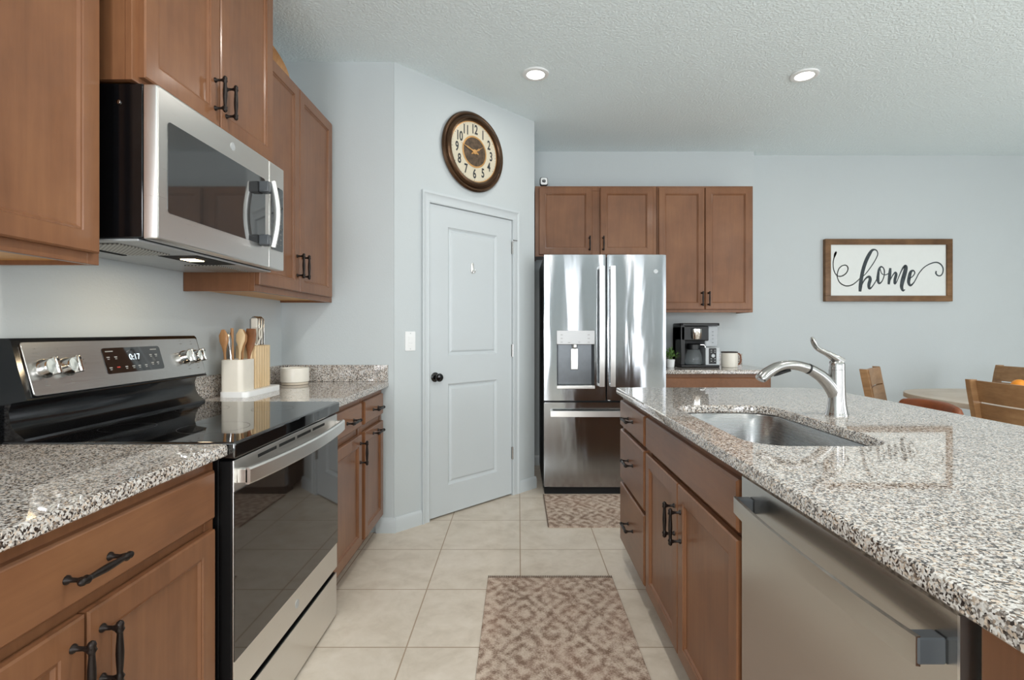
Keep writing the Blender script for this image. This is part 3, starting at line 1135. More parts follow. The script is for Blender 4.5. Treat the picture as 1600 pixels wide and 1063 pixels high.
g = {}
for i, x in enumerate(xs):
    for j, z in enumerate(zs):
        g[i, j] = b.verts.new(MR @ Vector((x, z, fc(x, 0.190, 0.647))))
for i in range(len(xs) - 1):
    for j in range(3):
        if j == 1 and 3 <= i < 6:
            continue
        b.faces.new((g[i, j], g[i + 1, j], g[i + 1, j + 1], g[i, j + 1]))
bd = {}
for k, (x, z) in {'a': (0.19, 0.702), 'b': (0.647, 0.702), 'c': (0.647, 1.784), 'd': (0.19, 1.784)}.items():
    bd[k] = b.verts.new(MR @ Vector((x, z, 0)))
nx = len(xs) - 1
b.faces.new([bd['a'], bd['b']] + [g[i, 0] for i in range(nx, -1, -1)])
b.faces.new([bd['d'], bd['c']] + [g[i, 3] for i in range(nx, -1, -1)])
b.faces.new([bd['a'], bd['d']] + [g[0, j] for j in (3, 2, 1, 0)])
b.faces.new([bd['b'], bd['c']] + [g[nx, j] for j in (3, 2, 1, 0)])
ld = obj('left_door', b, STEELF, fr, angle=30)
b = NB()
rings(b, MR, [rect(DX0, DX1, DZ0, DZ1, 0.061), rect(DX0 + .003, DX1 - .003, DZ0 + .003, DZ1 - .003, 0.055), rect(DX0 + .014, DX1 - .014, DZ0 + .02, DZ1 - .09, 0.008)], cap0=False)
dsp = obj('dispenser_recess', b, plain('dispenser_grey_metal', srgb(112, 116, 120), 0.3, 0.7), ld, smooth=False)
b = NB()
box(b, DX0 - .002, DX1 + .004, 1.118, 1.222, 0.05, 0.066, 0.003, 2, M=MR)
for x_, z_ in ((.32, 1.19), (.32, 1.163), (.32, 1.135), (.375, 1.132), (.45, 1.135), (.52, 1.135), (.52, 1.163), (.52, 1.19)):
    box(b, x_ - .008, x_ + .008, z_ - .0018, z_ + .0018, 0.0655, 0.0665, M=MR, mi=1)
dpn = obj('dispenser_panel', b, [m_steel('dispenser_steel', 0.42, 0.42, 0), GREYPRINT], ld)
b = NB()
box(b, 0.392, 0.446, 0.93, 1.085, 0.012, 0.024, 0.003, 2, M=MR)
lathe(b, MR @ Matrix.Translation((0.42, 1.105, 0.03)) @ Matrix.Rotation(PI / 2, 4, 'X'), [(0.02, -.012), (0.02, .008), (0.012, .016)], 16)
obj('dispenser_paddle', b, HANDLE, ld)
b = NB()
box(b, DX0 - .002, DX1 + .004, 0.79, 0.814, 0.02, 0.07, 0.003, 2, M=MR)
obj('drip_tray', b, HANDLE, ld)
rd = obj('right_door', fdoor(0.657, 1.094, 0.702, 1.784), STEELF, fr)
fz = obj('freezer_drawer', fdoor(0.190, 1.094, 0.062, 0.688), STEELF, fr)


def barhandle(parent, p0, p1, wide, dep, axis):
    b = NB()
    n = 12
    lp = []
    for i in range(n + 1):
        t = i / n
        c = 0.098 + 0.012 * math.sin(PI * t) ** 0.7
        if axis == 'v':
            z = p0[1] + (p1[1] - p0[1]) * t
            x = p0[0]
            lp.append([(x - wide / 2, z, c), (x + wide / 2, z, c), (x + wide / 2, z, c + dep), (x - wide / 2, z, c + dep)])
        else:
            x = p0[0] + (p1[0] - p0[0]) * t
            z = p0[1]
            lp.append([(x, z - wide / 2, c), (x, z + wide / 2, c), (x, z + wide / 2, c + dep), (x, z - wide / 2, c + dep)])
    rings(b, MR, lp)
    bmesh.ops.bevel(b, geom=[e for e in b.edges if e.is_manifold and e.calc_face_angle(0) > 1.0], offset=0.004, segments=2, affect='EDGES')
    for q in (p0, p1):
        if axis == 'v':
            s = 0.02 if q is p0 else -0.02
            box(b, q[0] - wide / 2, q[0] + wide / 2, min(q[1], q[1] + s), max(q[1], q[1] + s), 0.05, 0.105, 0.002, 1, M=MR)
        else:
            s = 0.02 if q is p0 else -0.02
            box(b, min(q[0], q[0] + s), max(q[0], q[0] + s), q[1] - wide / 2, q[1] + wide / 2, 0.05, 0.105, 0.002, 1, M=MR)
    return obj('door_handle', b, HANDLE, parent, angle=40)


barhandle(ld, (0.612, 0.81), (0.612, 1.695), 0.036, 0.014, 'v')
barhandle(rd, (0.692, 0.81), (0.692, 1.695), 0.036, 0.014, 'v')
barhandle(fz, (0.235, 0.612), (1.05, 0.612), 0.042, 0.014, 'h')
b = NB()
lathe(b, MR @ Matrix.Translation((1.018, 1.66, 0.058)), [(0.016, 0), (0.016, .002), (0.013, .0024)], 28)
obj('round_badge', b, LGREY, rd)
obj('base_grille', bx(0.195, 1.09, 3.83, 3.95, 0.0, 0.055), DARK, fr)

# ------------------------------------------------------------------ dishwasher
dw = thing('dishwasher', 'stainless dishwasher with bar handle built into the island', 'dishwasher', (0.85, 0.94, 0))
b = NB()
box(b, 0.566, 1.14, 0.606, 1.242, 0.05, 0.876, 0.002)
obj('dishwasher_body', b, BLACK, dw)
MD = FI(0.566)
b = NB()
panel(b, MD, -1.240, -0.626, 0.112, 0.872, [(0, 0), (0, 0.022), (0.003, 0.026), (0.01, 0.026)])
dd = obj('dishwasher_door', b, STEELD, dw)
obj('door_edge_strip', bx(-0.6275, -0.6235, 0.112, 0.872, 0.002, 0.028, M=MD), HANDLE, dd)
obj('kick_plate', bx(0.61, 1.1, 0.62, 1.235, 0.0, 0.108), BLACK, dw)
b = NB()
secs = []
n = 22
for i in range(n + 1):
    t = i / n
    y = -1.195 + t * 0.548
    c = 0.058 + 0.014 * math.sin(PI * t) ** 0.8
    secs.append([(y, 0.795, c), (y, 0.796, c + .006), (y, 0.833, c + .006), (y, 0.834, c), ])
rings(b, MD, secs)
obj('bar_handle', b, STEELD, dd, angle=40)
for y in (-1.197, -0.667):
    obj('handle_bracket', bx(y, y + .022, 0.798, 0.832, 0.026, 0.062, 0.002, 1, M=MD), GREYP, dd)

# ------------------------------------------------------------------ small things on the left counter
ZC = CTOP
ks_ = thing('utensil_holder', 'cream utensil box and bamboo knife block joined on one white tray', 'utensil holder', (-1.31, 2.5, ZC))
b = NB()
prism(b, rrect(-1.372, -1.238, 2.336, 2.675, 0.028, 6), ZC, ZC + .026, None, 0.003)
obj('tray', b, WPLAST, ks_)
b = NB()
o1 = rrect(-1.368, -1.266, 2.342, 2.468, 0.022, 6)
o2 = rrect(-1.364, -1.270, 2.346, 2.464, 0.018, 6)
rings(b, None, [[(p[0], p[1], ZC + .026) for p in o1], [(p[0], p[1], 1.085) for p in o1], [(p[0], p[1], 1.087) for p in o2], [(p[0], p[1], 0.95) for p in o2]])
obj('utensil_box', b, CREAM, ks_)
b = NB()
for k in range(6):
    y0 = 2.471 + k * .0245
    box(b, -1.366, -1.268, y0, y0 + .0228, ZC + .026, 1.148, 0.003, 1)
obj('knife_block', b, BLONDE, ks_, label='blonde bamboo slatted block')


def spoon(x, y, lean, top, kind, rz):
    """wooden utensil standing in the box"""
    b = NB()
    z0 = 0.952
    dx, dy = lean
    M = None
    n = 10
    p = [(x + dx * t, y + dy * t, z0 + (top - z0) * t) for t in [i / n for i in range(n + 1)]]
    if kind == 'spoon':
        rad = [(.0055, .0055)] * 7 + [(.007, .011), (.006, .021), (.005, .022), (.003, .008)]
    elif kind == 'spatula':
        rad = [(.0055, .006)] * 6 + [(.006, .012), (.005, .021), (.004, .026), (.0035, .027), (.003, .022)]
    elif kind == 'whisk':
        rad = [(.006, .006)] * 6 + [(.009, .009), (.012, .012), (.014, .014), (.011, .011), (.003, .003)]
    else:
        rad = [(.0055, .0065)] * 11
    tube(b, p, rad, 12)
    return b


ut = [((-1.345, 2.365), (-.012, -.012), 1.225, 'spoon', SPOON, 'warm wooden spoon leaning at the far left of the utensil box'),
      ((-1.33, 2.385), (-.004, .0), 1.232, 'handle', SPOON, 'plain round wooden stick second from left in the utensil box'),
      ((-1.312, 2.40), (.008, .006), 1.228, 'spoon', BLONDE, 'pale wooden spoon in the middle of the utensil box'),
      ((-1.31, 2.425), (.0, .008), 1.224, 'spoon', SPOON, 'brown oval wooden spoon behind the pale spoon in the utensil box'),
      ((-1.295, 2.44), (.012, .018), 1.230, 'spatula', plain('dark_wood_spatula', srgb(132, 84, 48), .55, var=.2), 'dark wooden spatula nearest the knife block'),
      ((-1.285, 2.45), (.004, .008), 1.17, 'handle', BLONDE, 'short pale wooden handle at the front right of the utensil box')]
for (x, y), lean, top, kind, mt, lab in ut:
    tag(obj('wooden_utensil', spoon(x, y, lean, top, kind, 0), mt), lab, 'utensil', 'wooden utensils in the cream box')
b = NB()
p = [(-1.322 - .002 * i, 2.374, 0.952 + .026 * i) for i in range(11)]
tube(b, p, [(.004, .004)] * 7 + [(.006, .006), (.013, .010), (.014, .010), (.006, .005)], 10)
tag(obj('metal_tongs', b, NICKEL), 'shiny metal utensil with looped head in the utensil box', 'utensil', 'wooden utensils in the cream box')

kn_labels = ['cream knife handle with steel edges, tallest, at the wall end of the bamboo block', 'cream knife handle with steel edges, second from the wall end of the bamboo block',
             'cream knife handle with steel edges, third from the wall end of the bamboo block']
for i in range(3):
    yk = 2.607 - i * .0245
    k = thing('kitchen_knife', kn_labels[i], 'knife', (-1.318, yk, 1.149), 0, 'knives in the bamboo block')
    b = NB()
    box(b, -1.334, -1.302, yk - .0075, yk + .0075, 1.149, 1.283, 0.005, 2)
    obj('knife_handle', b, CREAM, k)
    b = NB()
    for s in (-1, 1):
        tube(b, [(-1.318 + s * .0165, yk, 1.149), (-1.318 + s * .0165, yk, 1.276), (-1.318 + s * .006, yk, 1.2845), (-1.318, yk, 1.2845)], [(.0018, .0079)] * 4, 8)
    obj('steel_tang', b, NICKEL, k)
for i, (yk, xk, top, lab) in enumerate(((2.535, -1.30, 1.235, 'short cream steak knife handle beside the tall knives in the block'), (2.511, -1.31, 1.228, 'short cream steak knife handle in the middle of the block'),
                                      (2.486, -1.31, 1.222, 'short cream steak knife handle next to the utensil box'))):
    k = thing('steak_knife', lab, 'knife', (xk, yk, 1.149), 0, 'knives in the bamboo block')
    b = NB()
    box(b, xk - .009, xk + .009, yk - .006, yk + .006, 1.149, top, 0.004, 2)
    obj('knife_handle', b, CREAM, k)
    obj('steel_tang', bx(xk - .0105, xk - .0085, yk - .0063, yk + .0063, 1.149, top - .004, 0.0005, 1), NICKEL, k)
k = thing('kitchen_scissors', 'cream loop handled kitchen scissors in the bamboo block', 'scissors', (-1.285, 2.515, 1.149))
for s in (-1, 1):
    b = NB()
    pts = [(-1.285, 2.515 + s * .004, 1.149)]
    for i in range(17):
        t = -PI / 2 + 2 * PI * i / 16
        pts.append((-1.285 + s * .012, 2.515 + s * .010 + .012 * math.cos(t), 1.195 + s * .012 + .024 * math.sin(t)))
    tube(b, pts, .0042, 8)
    obj('finger_loop', b, CREAM, k)

cn = thing('canister', 'squat round cream canister on the counter by the granite backsplash', 'canister', (-1.277, 2.925, ZC))
b = NB()
Mc = Matrix.Translation((-1.277, 2.925, ZC))
lathe(b, Mc, [(0.071, 0.014), (0.076, 0.018), (0.0765, 0.09), (0.075, 0.095), (0.071, 0.095), (0.069, 0.088), (0.02, 0.087)], 40)
obj('canister_body', b, CREAM, cn)
b = NB()
lathe(b, Mc, [(0.068, 0), (0.072, 0.002), (0.072, 0.0135), (0.05, 0.0138)], 40)
obj('base_band', b, CREAM2, cn)

b = NB()
o_ = []
for i in range(40):
    t = 2 * PI * i / 40
    c, s = math.cos(t), math.sin(t)
    o_.append((0.33 * math.copysign(abs(c) ** 0.8, c), 0.122 * math.copysign(abs(s) ** 0.8, s)))
Mt = frame((-1.262, 2.51, 2.467 + .122), (0, 1, 0), (-.12, 0, .993), (.993, 0, .12))
loops = [[(p[0] * k, p[1] * k, c) for p in o_] for k, c in ((0.3, -0.05), (0.7, -.045), (0.94, -.02), (1.0, 0.0), (0.97, .003), (0.9, -.012), (0.66, -.035), (0.3, -.038))]
rings(b, Mt, loops)
tag(obj('wooden_tray', b, SPOON), 'oval tan wooden tray on edge atop the left wall cabinets', 'tray')

# ------------------------------------------------------------------ clock, switch, hook
cs, cz = wall_s(738) , 2.447
MCk = MW @ Matrix.Translation((cs, cz, 0.001))
ck = thing('wall_clock', 'round bronze rimmed wall clock with ivory face above the pantry door', 'clock', MCk @ Vector((0, 0, 0)))
b = NB()
lathe(b, MCk, [(0.25, 0.0), (0.268, 0.006), (0.272, 0.018), (0.262, 0.030), (0.252, 0.030), (0.246, 0.026), (0.242, 0.034), (0.232, 0.044), (0.218, 0.046), (0.208, 0.036), (0.205, 0.022)], 72, cap1=False)
obj('clock_rim', b, CLOCKRIM, ck, angle=50)
b = NB()
lathe(b, MCk, [(0.2065, 0.018), (0.2065, 0.022)], 72)
obj('clock_face', b, CLOCKFACE, ck)
b = NB()
lathe(b, MCk, [(0.098, 0.022), (0.098, 0.0236), (0.02, 0.0238)], 48)
obj('clock_centre', b, CLOCKMID, ck, label='mottled brown centre disc')
b = NB()
for r0, r1, c in ((0.108, 0.097, 0.0240), (0.207, 0.199, 0.0228)):
    rings(b, MCk, [circ(r0, c, 64), circ(r1, c + .0006, 64)], cap0=False, cap1=False)
obj('gold_ring', b, GOLD, ck)
for hnum in range(1, 13):
    b = NB()
    t = PI / 2 - 2 * PI * hnum / 12
    text(b, str(hnum), 0.088, MCk @ Matrix.Translation((0.152 * math.cos(t), 0.152 * math.sin(t), 0.0228)), 0.66, 0.0003, bold=0.0022)
    obj('numeral', b, PRINT, ck, smooth=False)
b = NB()
for i in range(60):
    t = 2 * PI * i / 60
    r = 0.0028 if i % 5 == 0 else 0.0014
    lathe(b, MCk @ Matrix.Translation((0.192 * math.cos(t), 0.192 * math.sin(t), 0.022)), [(r, 0), (r, .0006)], 8)
obj('minute_dots', b, CLOCKMID, ck)
for ang, ln, nm in ((math.radians(163), 0.125, 'minute_hand'), (math.radians(33), 0.085, 'hour_hand')):
    b = NB()
    Mh = MCk @ Matrix.Translation((0, 0, .027 if nm == 'minute_hand' else .0255)) @ Matrix.Rotation(ang, 4, 'Z')
    prism(b, [(-.035, -.003), (-.02, -.006), (0.0, -.009), (ln * .25, -.0045), (ln * .55, -.0065), (ln * .62, -.003), (ln, -.0006), (ln, .0006), (ln * .62, .003), (ln * .55, .0065), (ln * .25, .0045), (0, .009), (-.02, .006), (-.035, .003)], 0, .0009, Mh)
    obj(nm, b, GOLD, ck)
b = NB()
lathe(b, MCk, [(0.016, .0245), (0.016, .029), (0.006, .031)], 20)
obj('hand_hub', b, GOLD, ck)

sw = thing('light_switch', 'white rocker light switch plate on the wall left of the pantry door', 'switch', MW @ Vector((wall_s(640.5), 1.155, 0)))
b = NB()
s0 = wall_s(640.5)
prism(b, rrect(s0 - .037, s0 + .037, 1.155 - .06, 1.155 + .06, .005, 3), 0.0005, 0.006, MW, 0.002)
obj('switch_plate', b, WPLAST, sw)
b = NB()
prism(b, rrect(s0 - .017, s0 + .017, 1.155 - .033, 1.155 + .033, .002, 2), 0.006, 0.0075, MW, 0.001)
box(b, s0 - .0145, s0 + .0145, 1.155 - .012, 1.155 + .03, 0.007, 0.011, 0.002, 1, M=MW)
obj('rocker', b, WPLAST, sw)
b = NB()
for dz in (-.048, .048):
    lathe(b, MW @ Matrix.Translation((s0, 1.155 + dz, .006)), [(.003, 0), (.003, .001)], 10)
obj('plate_screw', b, LGREY, sw)

s1_ = wall_s(738)
hk = thing('adhesive_hook', 'small silver adhesive hook on the upper pantry door panel', 'hook', MW @ Vector((s1_, 1.65, 0)))
b = NB()
lathe(b, MW @ Matrix.Translation((s1_, 1.652, -.001)) @ Matrix.Diagonal((.62, 1.75, 1, 1)), [(.021, 0), (.021, .003), (.014, .006), (.004, .007)], 24)
obj('hook_plate', b, HANDLE, hk)
b = NB()
tube(b, smoothpts([(s1_, 1.67, .005), (s1_, 1.635, .008), (s1_, 1.618, .018), (s1_, 1.628, .028), (s1_, 1.64, .03)], 5), .0035, 8, MW)
obj('hook_prong', b, HANDLE, hk)

# ------------------------------------------------------------------ alcove counter things
cm = thing('coffee_maker', 'black drip coffee maker with glass carafe on the small counter', 'coffee maker', (1.51, 4.36, ZC))
X0, X1 = 1.35, 1.672
YF = 4.245
b = NB()
box(b, X0, X1, YF, 4.48, ZC, ZC + .022, 0.008, 2)
box(b, X0, X0 + .035, YF + .01, 4.48, ZC + .02, 1.28, 0.006, 2)
box(b, X0, X1 - .07, 4.39, 4.48, ZC + .02, 1.25, 0.006, 2)
box(b, X0, X0 + .235, YF + .01, 4.48, 1.135, 1.26, 0.01, 2)
obj('coffee_maker_body', b, BLACKM, cm)
b = NB()
prism(b, rrect(X0 - .003, X1 + .004, YF, 4.48, .03, 5), 1.262, 1.284, None, 0.006)
obj('lid', b, BLACKM, cm)
b = NB()
lathe(b, Matrix.Translation((X0 + .13, 4.297, 0)), [(0.058, 1.15), (0.061, 1.165), (0.063, 1.17), (0.064, 1.235), (0.058, 1.24)], 32)
obj('brew_basket', b, CHROME, cm, label='polished metal basket band')
b = NB()
box(b, X0 + .205, X1 - .006, YF + .02, 4.46, 1.085, 1.262, 0.012, 3)
obj('water_tank', b, SMOKE, cm, label='clear water tank with level marks')
b = NB()
for z in (1.12, 1.15, 1.18, 1.21):
    box(b, X0 + .262, X0 + .276, YF + .018, YF + .0205, z, z + .003)
obj('level_mark', b, PRINT, cm)
b = NB()
box(b, X0 + .205, X1, YF + .008, 4.46, ZC + .02, 1.08, 0.004, 2)
fp = obj('control_tower', b, LGREY, cm)
b = NB()
box(b, X0 + .232, X1 - .028, YF + .004, YF + .01, ZC + .03, 1.075, 0.002, 1)
obj('control_strip', b, BLACKM, cm)
b = NB()
lathe(b, frame((X0 + .263, YF + .004, 1.012), (1, 0, 0), (0, 0, 1), (0, -1, 0)), [(.016, 0), (.016, .008), (.013, .012), (.004, .0125)], 24)
obj('dial', b, LGREY, cm)
b = NB()
for z in (.965, .985, 1.04, 1.056):
    for x in (.246, .276):
        box(b, X0 + x, X0 + x + .010, YF + .0028, YF + .0042, z, z + .004)
obj('button', b, PALEPRINT, cm)
cf = thing('glass_carafe', 'clear glass coffee carafe with black collar inside the coffee maker', 'carafe', (X0 + .125, 4.315, ZC + .023))
Mc = Matrix.Translation((X0 + .125, 4.315, ZC + .023))
b = NB()
lathe(b, Mc, [(0.055, 0), (0.066, 0.006), (0.07, 0.03), (0.068, 0.07), (0.056, 0.11), (0.05, 0.125)], 36, cap1=False)
obj('glass_jar', b, COFFEEGLASS, cf)
b = NB()
lathe(b, Mc, [(0.052, 0.125), (0.054, 0.127), (0.054, 0.165), (0.045, 0.175), (0.01, 0.177)], 36)
obj('collar', b, BLACKM, cf)
b = NB()
tube(b, smoothpts([(0.05, -.02, 0.165), (0.08, -.03, 0.163), (0.092, -.035, 0.13), (0.10, -.038, 0.07)], 5), [(.006, .009)] * 16, 10, Mc)
obj('carafe_handle', b, HANDLE, cf)

mg = thing('ceramic_crock', 'white ceramic crock with dark rim beside the coffee maker', 'crock', (1.772, 4.30, ZC))
Mc = Matrix.Translation((1.772, 4.30, ZC))
b = NB()
lathe(b, Mc, [(0.06, 0), (0.064, 0.004), (0.0665, 0.03), (0.066, 0.11), (0.064, 0.121)], 36)
obj('crock_body', b, CREAM, mg)
b = NB()
lathe(b, Mc, [(0.0645, 0.121), (0.067, 0.122), (0.067, 0.13), (0.06, 0.131), (0.058, 0.126)], 36)
obj('dark_rim', b, plain('dark_walnut_rim', srgb(52, 44, 40), .6), mg)
b = NB()
tube(b, smoothpts([(0.063, -.01, 0.115), (0.083, -.016, 0.105), (0.088, -.018, 0.06), (0.078, -.016, 0.03), (0.064, -.012, 0.022)], 5), [(.006, .009)] * 21, 10, Mc)
obj('crock_handle', b, plain('brown_handle', srgb(120, 70, 42), .5), mg, label='brown wooden handle')

pl = thing('potted_plant', 'small green leafy plant in a white pot beside the fridge', 'plant', (1.262, 4.25, ZC))
Mc = Matrix.Translation((1.262, 4.25, ZC))
b = NB()
lathe(b, Mc, [(0.026, 0), (0.03, 0.003), (0.036, 0.062), (0.036, 0.068), (0.032, 0.068), (0.031, 0.056), (0.005, 0.056)], 28)
obj('flower_pot', b, WPLAST, pl)
b = NB()
rnd = random.Random(3)
for i in range(70):
    az = rnd.uniform(0, 2 * PI)
    el = rnd.uniform(0.25, 1.5)
    L = rnd.uniform(0.035, 0.095)
    d = Vector((math.cos(az) * math.cos(el), math.sin(az) * math.cos(el), math.sin(el)))
    p = Vector((1.262, 4.25, ZC + .062)) + d * L
    s = d.cross(Vector((0, 0, 1)))
    s = s.normalized() if s.length > .01 else Vector((1, 0, 0))
    t = (d * .6 + Vector((rnd.uniform(-.6, .6), rnd.uniform(-.6, .6), rnd.uniform(-.2, .6)))).normalized()
    wv = s * rnd.uniform(.007, .011)
    ln = rnd.uniform(.02, .032)
    up = t.cross(s).normalized() * .003
    vs = [b.verts.new(q) for q in (p, p + t * ln * .5 + wv, p + t * ln, p + t * ln * .5 - wv, p + t * ln * .5 + up)]
    for q in ((0, 1, 4), (1, 2, 4), (2, 3, 4), (3, 0, 4)):
        b.faces.new([vs[k] for k in q])
obj('foliage', b, LEAF, pl, recalc=False)
b = NB()
for i in range(8):
    az = i * PI / 4
    tube(b, [(1.262 + .004 * math.cos(az), 4.25 + .004 * math.sin(az), ZC + .05), (1.262 + .015 * math.cos(az), 4.25 + .015 * math.sin(az), ZC + .09), (1.262 + .035 * math.cos(az), 4.25 + .035 * math.sin(az), ZC + .125)], .0012, 5)
obj('stem', b, LEAF, pl)

sc_ = thing('security_camera', 'tiny white and black cube camera on top of the fridge cabinet', 'camera', (0.216, 4.37, 2.446))
Msc = FA(4.345) @ Matrix.Translation((0.216, 2.489, 0))
b = NB()
prism(b, rrect(-.034, .034, -.034, .034, .016, 5), -.03, .0, Msc, .004)
obj('camera_shell', b, BLACKM, sc_)
b = NB()
prism(b, rrect(-.027, .03, -.029, .03, .014, 5), -.0005, .003, Msc, .002)
obj('face_plate', b, WPLAST, sc_)
b = NB()
lathe(b, Msc, [(.015, .003), (.015, .005), (.011, .006), (.006, .004)], 24)
obj('lens', b, GLASSB, sc_)
b = NB()
box(b, .196, .236, 4.345, 4.385, 2.446, 2.449, .001, 1)
tube(b, [(.216, 4.362, 2.448), (.216, 4.362, 2.458)], .006, 10)
obj('stand', b, BLACKM, sc_)

# ------------------------------------------------------------------ home sign
YS = 4.708


def SP(x, y, c=0.0):
    u = 1280 + x / 7.273
    v = 360 + y / 7.275
    p = PX(u, v, YS)
    return (p[0], YS - c, p[2])


sx0, _, sz1 = SP(68, 98)
sx1, _, sz0 = SP(1515, 808)
sg = thing('home_sign', 'framed white wall sign with home in dark script', 'sign', ((sx0 + sx1) / 2, YS, sz0))
MS = FA(YD - .001)
fw = 0.052
b = NB()
TH = YD - YS
obj('sign_board', bx(sx0 + .02, sx1 - .02, sz0 + .02, sz1 - .02, 0, TH - .012, M=MS), CANVAS, sg)
for nm, q in (('frame_rail', (sx0, sx1, sz1 - fw, sz1)), ('frame_rail', (sx0, sx1, sz0, sz0 + fw)), ('frame_stile', (sx0, sx0 + fw, sz0 + fw, sz1 - fw)), ('frame_stile', (sx1 - fw, sx1, sz0 + fw, sz1 - fw))):
    obj(nm, bx(q[0], q[1], q[2], q[3], 0, TH + .004, 0.002, 1, M=MS), FRAMEWOOD, sg)
strokes = [
    [(203, 240, 14), (190, 270, 22), (176, 315, 9), (167, 360, 7), (169, 425, 7), (186, 482, 7), (216, 515, 7), (256, 522, 8), (300, 500, 8), (330, 462, 8), (335, 422, 9), (312, 396, 8), (272, 400, 7), (236, 430, 7),
     (217, 480, 7), (214, 530, 7), (234, 582, 8), (270, 615, 9), (322, 632, 9), (382, 620, 8), (430, 586, 7), (478, 540, 6)],
    [(505, 522, 6), (540, 490, 7), (600, 410, 8), (650, 330, 8), (674, 272, 9), (665, 232, 10), (638, 218, 14), (608, 228, 24), (580, 268, 34), (548, 330, 36), (520, 405, 36), (500, 480, 36), (486, 560, 36), (477, 640, 36), (472, 696, 26)],
    [(480, 660, 6), (510, 585, 10), (545, 540, 14), (578, 528, 26), (588, 560, 32), (574, 615, 32), (578, 658, 24), (602, 650, 12), (640, 598, 8), (668, 545, 8)],
    [(742, 430, 8), (715, 412, 14), (690, 440, 20), (680, 500, 26), (676, 560, 30), (690, 602, 18), (722, 580, 9), (746, 520, 9), (750, 460, 11), (738, 424, 9)],
    [(700, 430, 7), (720, 490, 7), (760, 505, 7), (798, 490, 7)],
    [(818, 428, 20), (813, 480, 30), (806, 550, 30), (799, 614, 22)],
    [(803, 596, 7), (838, 522, 8), (872, 478, 14), (884, 500, 26), (870, 560, 28), (868, 604, 20), (888, 588, 8), (922, 508, 8), (958, 432, 14), (988, 404, 26), (994, 430, 38), (978, 500, 42), (958, 570, 42), (946, 640, 34), (962, 684, 20), (985, 672, 4)],
    [(1030, 548, 7), (1070, 525, 8), (1096, 484, 10), (1078, 456, 14), (1048, 476, 28), (1032, 540, 34), (1026, 592, 30), (1046, 626, 20), (1082, 598, 10), (1112, 548, 8), (1142, 490, 8), (1200, 422, 8), (1270, 380, 9), (1340, 363, 11),
     (1390, 384, 12), (1418, 430, 11), (1414, 482, 10), (1390, 514, 10), (1356, 512, 11), (1336, 486, 14), (1342, 462, 12)]]
b = NB()
for k, st in enumerate(strokes):
    q = smoothpts(st, 5)
    prev = None
    c = 0.0255 - TH + TH - .0255 + (-0.0115 + .0005 + k * .00008)
    for i in range(len(q)):
        a = Vector(q[max(i - 1, 0)][:2])
        e = Vector(q[min(i + 1, len(q) - 1)][:2])
        t = (e - a)
        t = t.normalized() if t.length > 1e-6 else Vector((1, 0))
        nrm = Vector((-t.y, t.x)) * max(q[i][2] * 1.08 + 3.0, 4) / 2
        cur = (b.verts.new(SP(q[i][0] + nrm.x, q[i][1] + nrm.y, c)), b.verts.new(SP(q[i][0] - nrm.x, q[i][1] - nrm.y, c)))
        if prev:
            b.faces.new((prev[0], prev[1], cur[1], cur[0]))
        prev = cur
for f in b.faces:
    f.normal_update()
    if f.normal.y > 0:
        f.normal_flip()
obj('script_lettering', b, INK, sg, smooth=False, recalc=False, label='dark charcoal script reading home')

# ------------------------------------------------------------------ ceiling lights
lamp_spots = [(0.109, 3.234, 'round recessed ceiling light above the aisle, left of the two'), (1.816, 3.25, 'round recessed ceiling light over the island side, right of the two'),
              (0.109, 1.35, 'round recessed ceiling light above the near aisle'), (1.816, 1.35, 'round recessed ceiling light above the near island'), (0.109, -0.9, 'added round ceiling fill light behind the viewer, left'),
              (1.816, -0.9, 'added round ceiling fill light behind the viewer, middle'), (3.6, 2.2, 'added round ceiling fill light over the dining side'), (3.9, -0.9, 'added round ceiling fill light behind the viewer, right')]
for x, y, lab in lamp_spots:  # lamps behind the viewer and over the dining side are added fill
    t = thing('ceiling_light', lab, 'ceiling light', (x, y, CEIL), 0, 'recessed ceiling lights')
    Mt = Matrix.Translation((x, y, CEIL)) @ Matrix.Rotation(PI, 4, 'X')
    b = NB()
    lathe(b, Mt, [(0.084, 0.0), (0.082, 0.008), (0.068, 0.012), (0.056, 0.009), (0.055, 0.004)], 40, cap1=False)
    obj('trim_ring', b, WPLAST, t)
    b = NB()
    lathe(b, Mt, [(0.056, 0.004), (0.056, 0.0085), (0.03, 0.0105)], 36)
    obj('lamp_lens', b, LENS, t)
    l = bpy.data.lights.new('downlight', 'AREA')
    l.shape = 'DISK'
    l.size = 0.11
    l.energy = 13.0 if (x < 1 and 0 < y < 3) else 10.0 if y < 3 else 2.0
    l.color = (1.0, 0.95, 0.88)
    lo_ = bpy.data.objects.new('downlight', l)
    lo_.location = (0, 0, -0.014)
    COL.objects.link(lo_)
    lo_.parent = t

# ------------------------------------------------------------------ rugs
for x0, x1, y0, y1, lab in ((-0.150, 0.462, 0.55, 2.528, 'long faded taupe patterned runner rug on the aisle floor'), (0.184, 1.12, 3.169, 3.795, 'small faded taupe patterned mat in front of the fridge')):
    r = thing('kitchen_rug', lab, 'rug', ((x0 + x1) / 2, (y0 + y1) / 2, 0))
    b = NB()
    prism(b, rrect(x0, x1, y0, y1, .008, 3), 0.0005, 0.008, None, .003)
    obj('rug_field', b, RUG, r)
    b = NB()
    horiz = (y1 - y0) > (x1 - x0)
    n = 70
    for i in range(n):
        if horiz:
            xx = x0 + (x1 - x0) * (i + .5) / n
            box(b, xx - .0028, xx + .0028, y1 - .018, y1 + .002, 0.004, 0.0105, .001, 1)
        else:
            yy = y0 + (y1 - y0) * (i + .5) / n
            box(b, x0 - .002, x0 + .006, yy - .0028, yy + .0028, 0.004, 0.0095, .001, 1)
    obj('bound_edge', b, plain('rug_binding', srgb(112, 96, 84), .95), r)

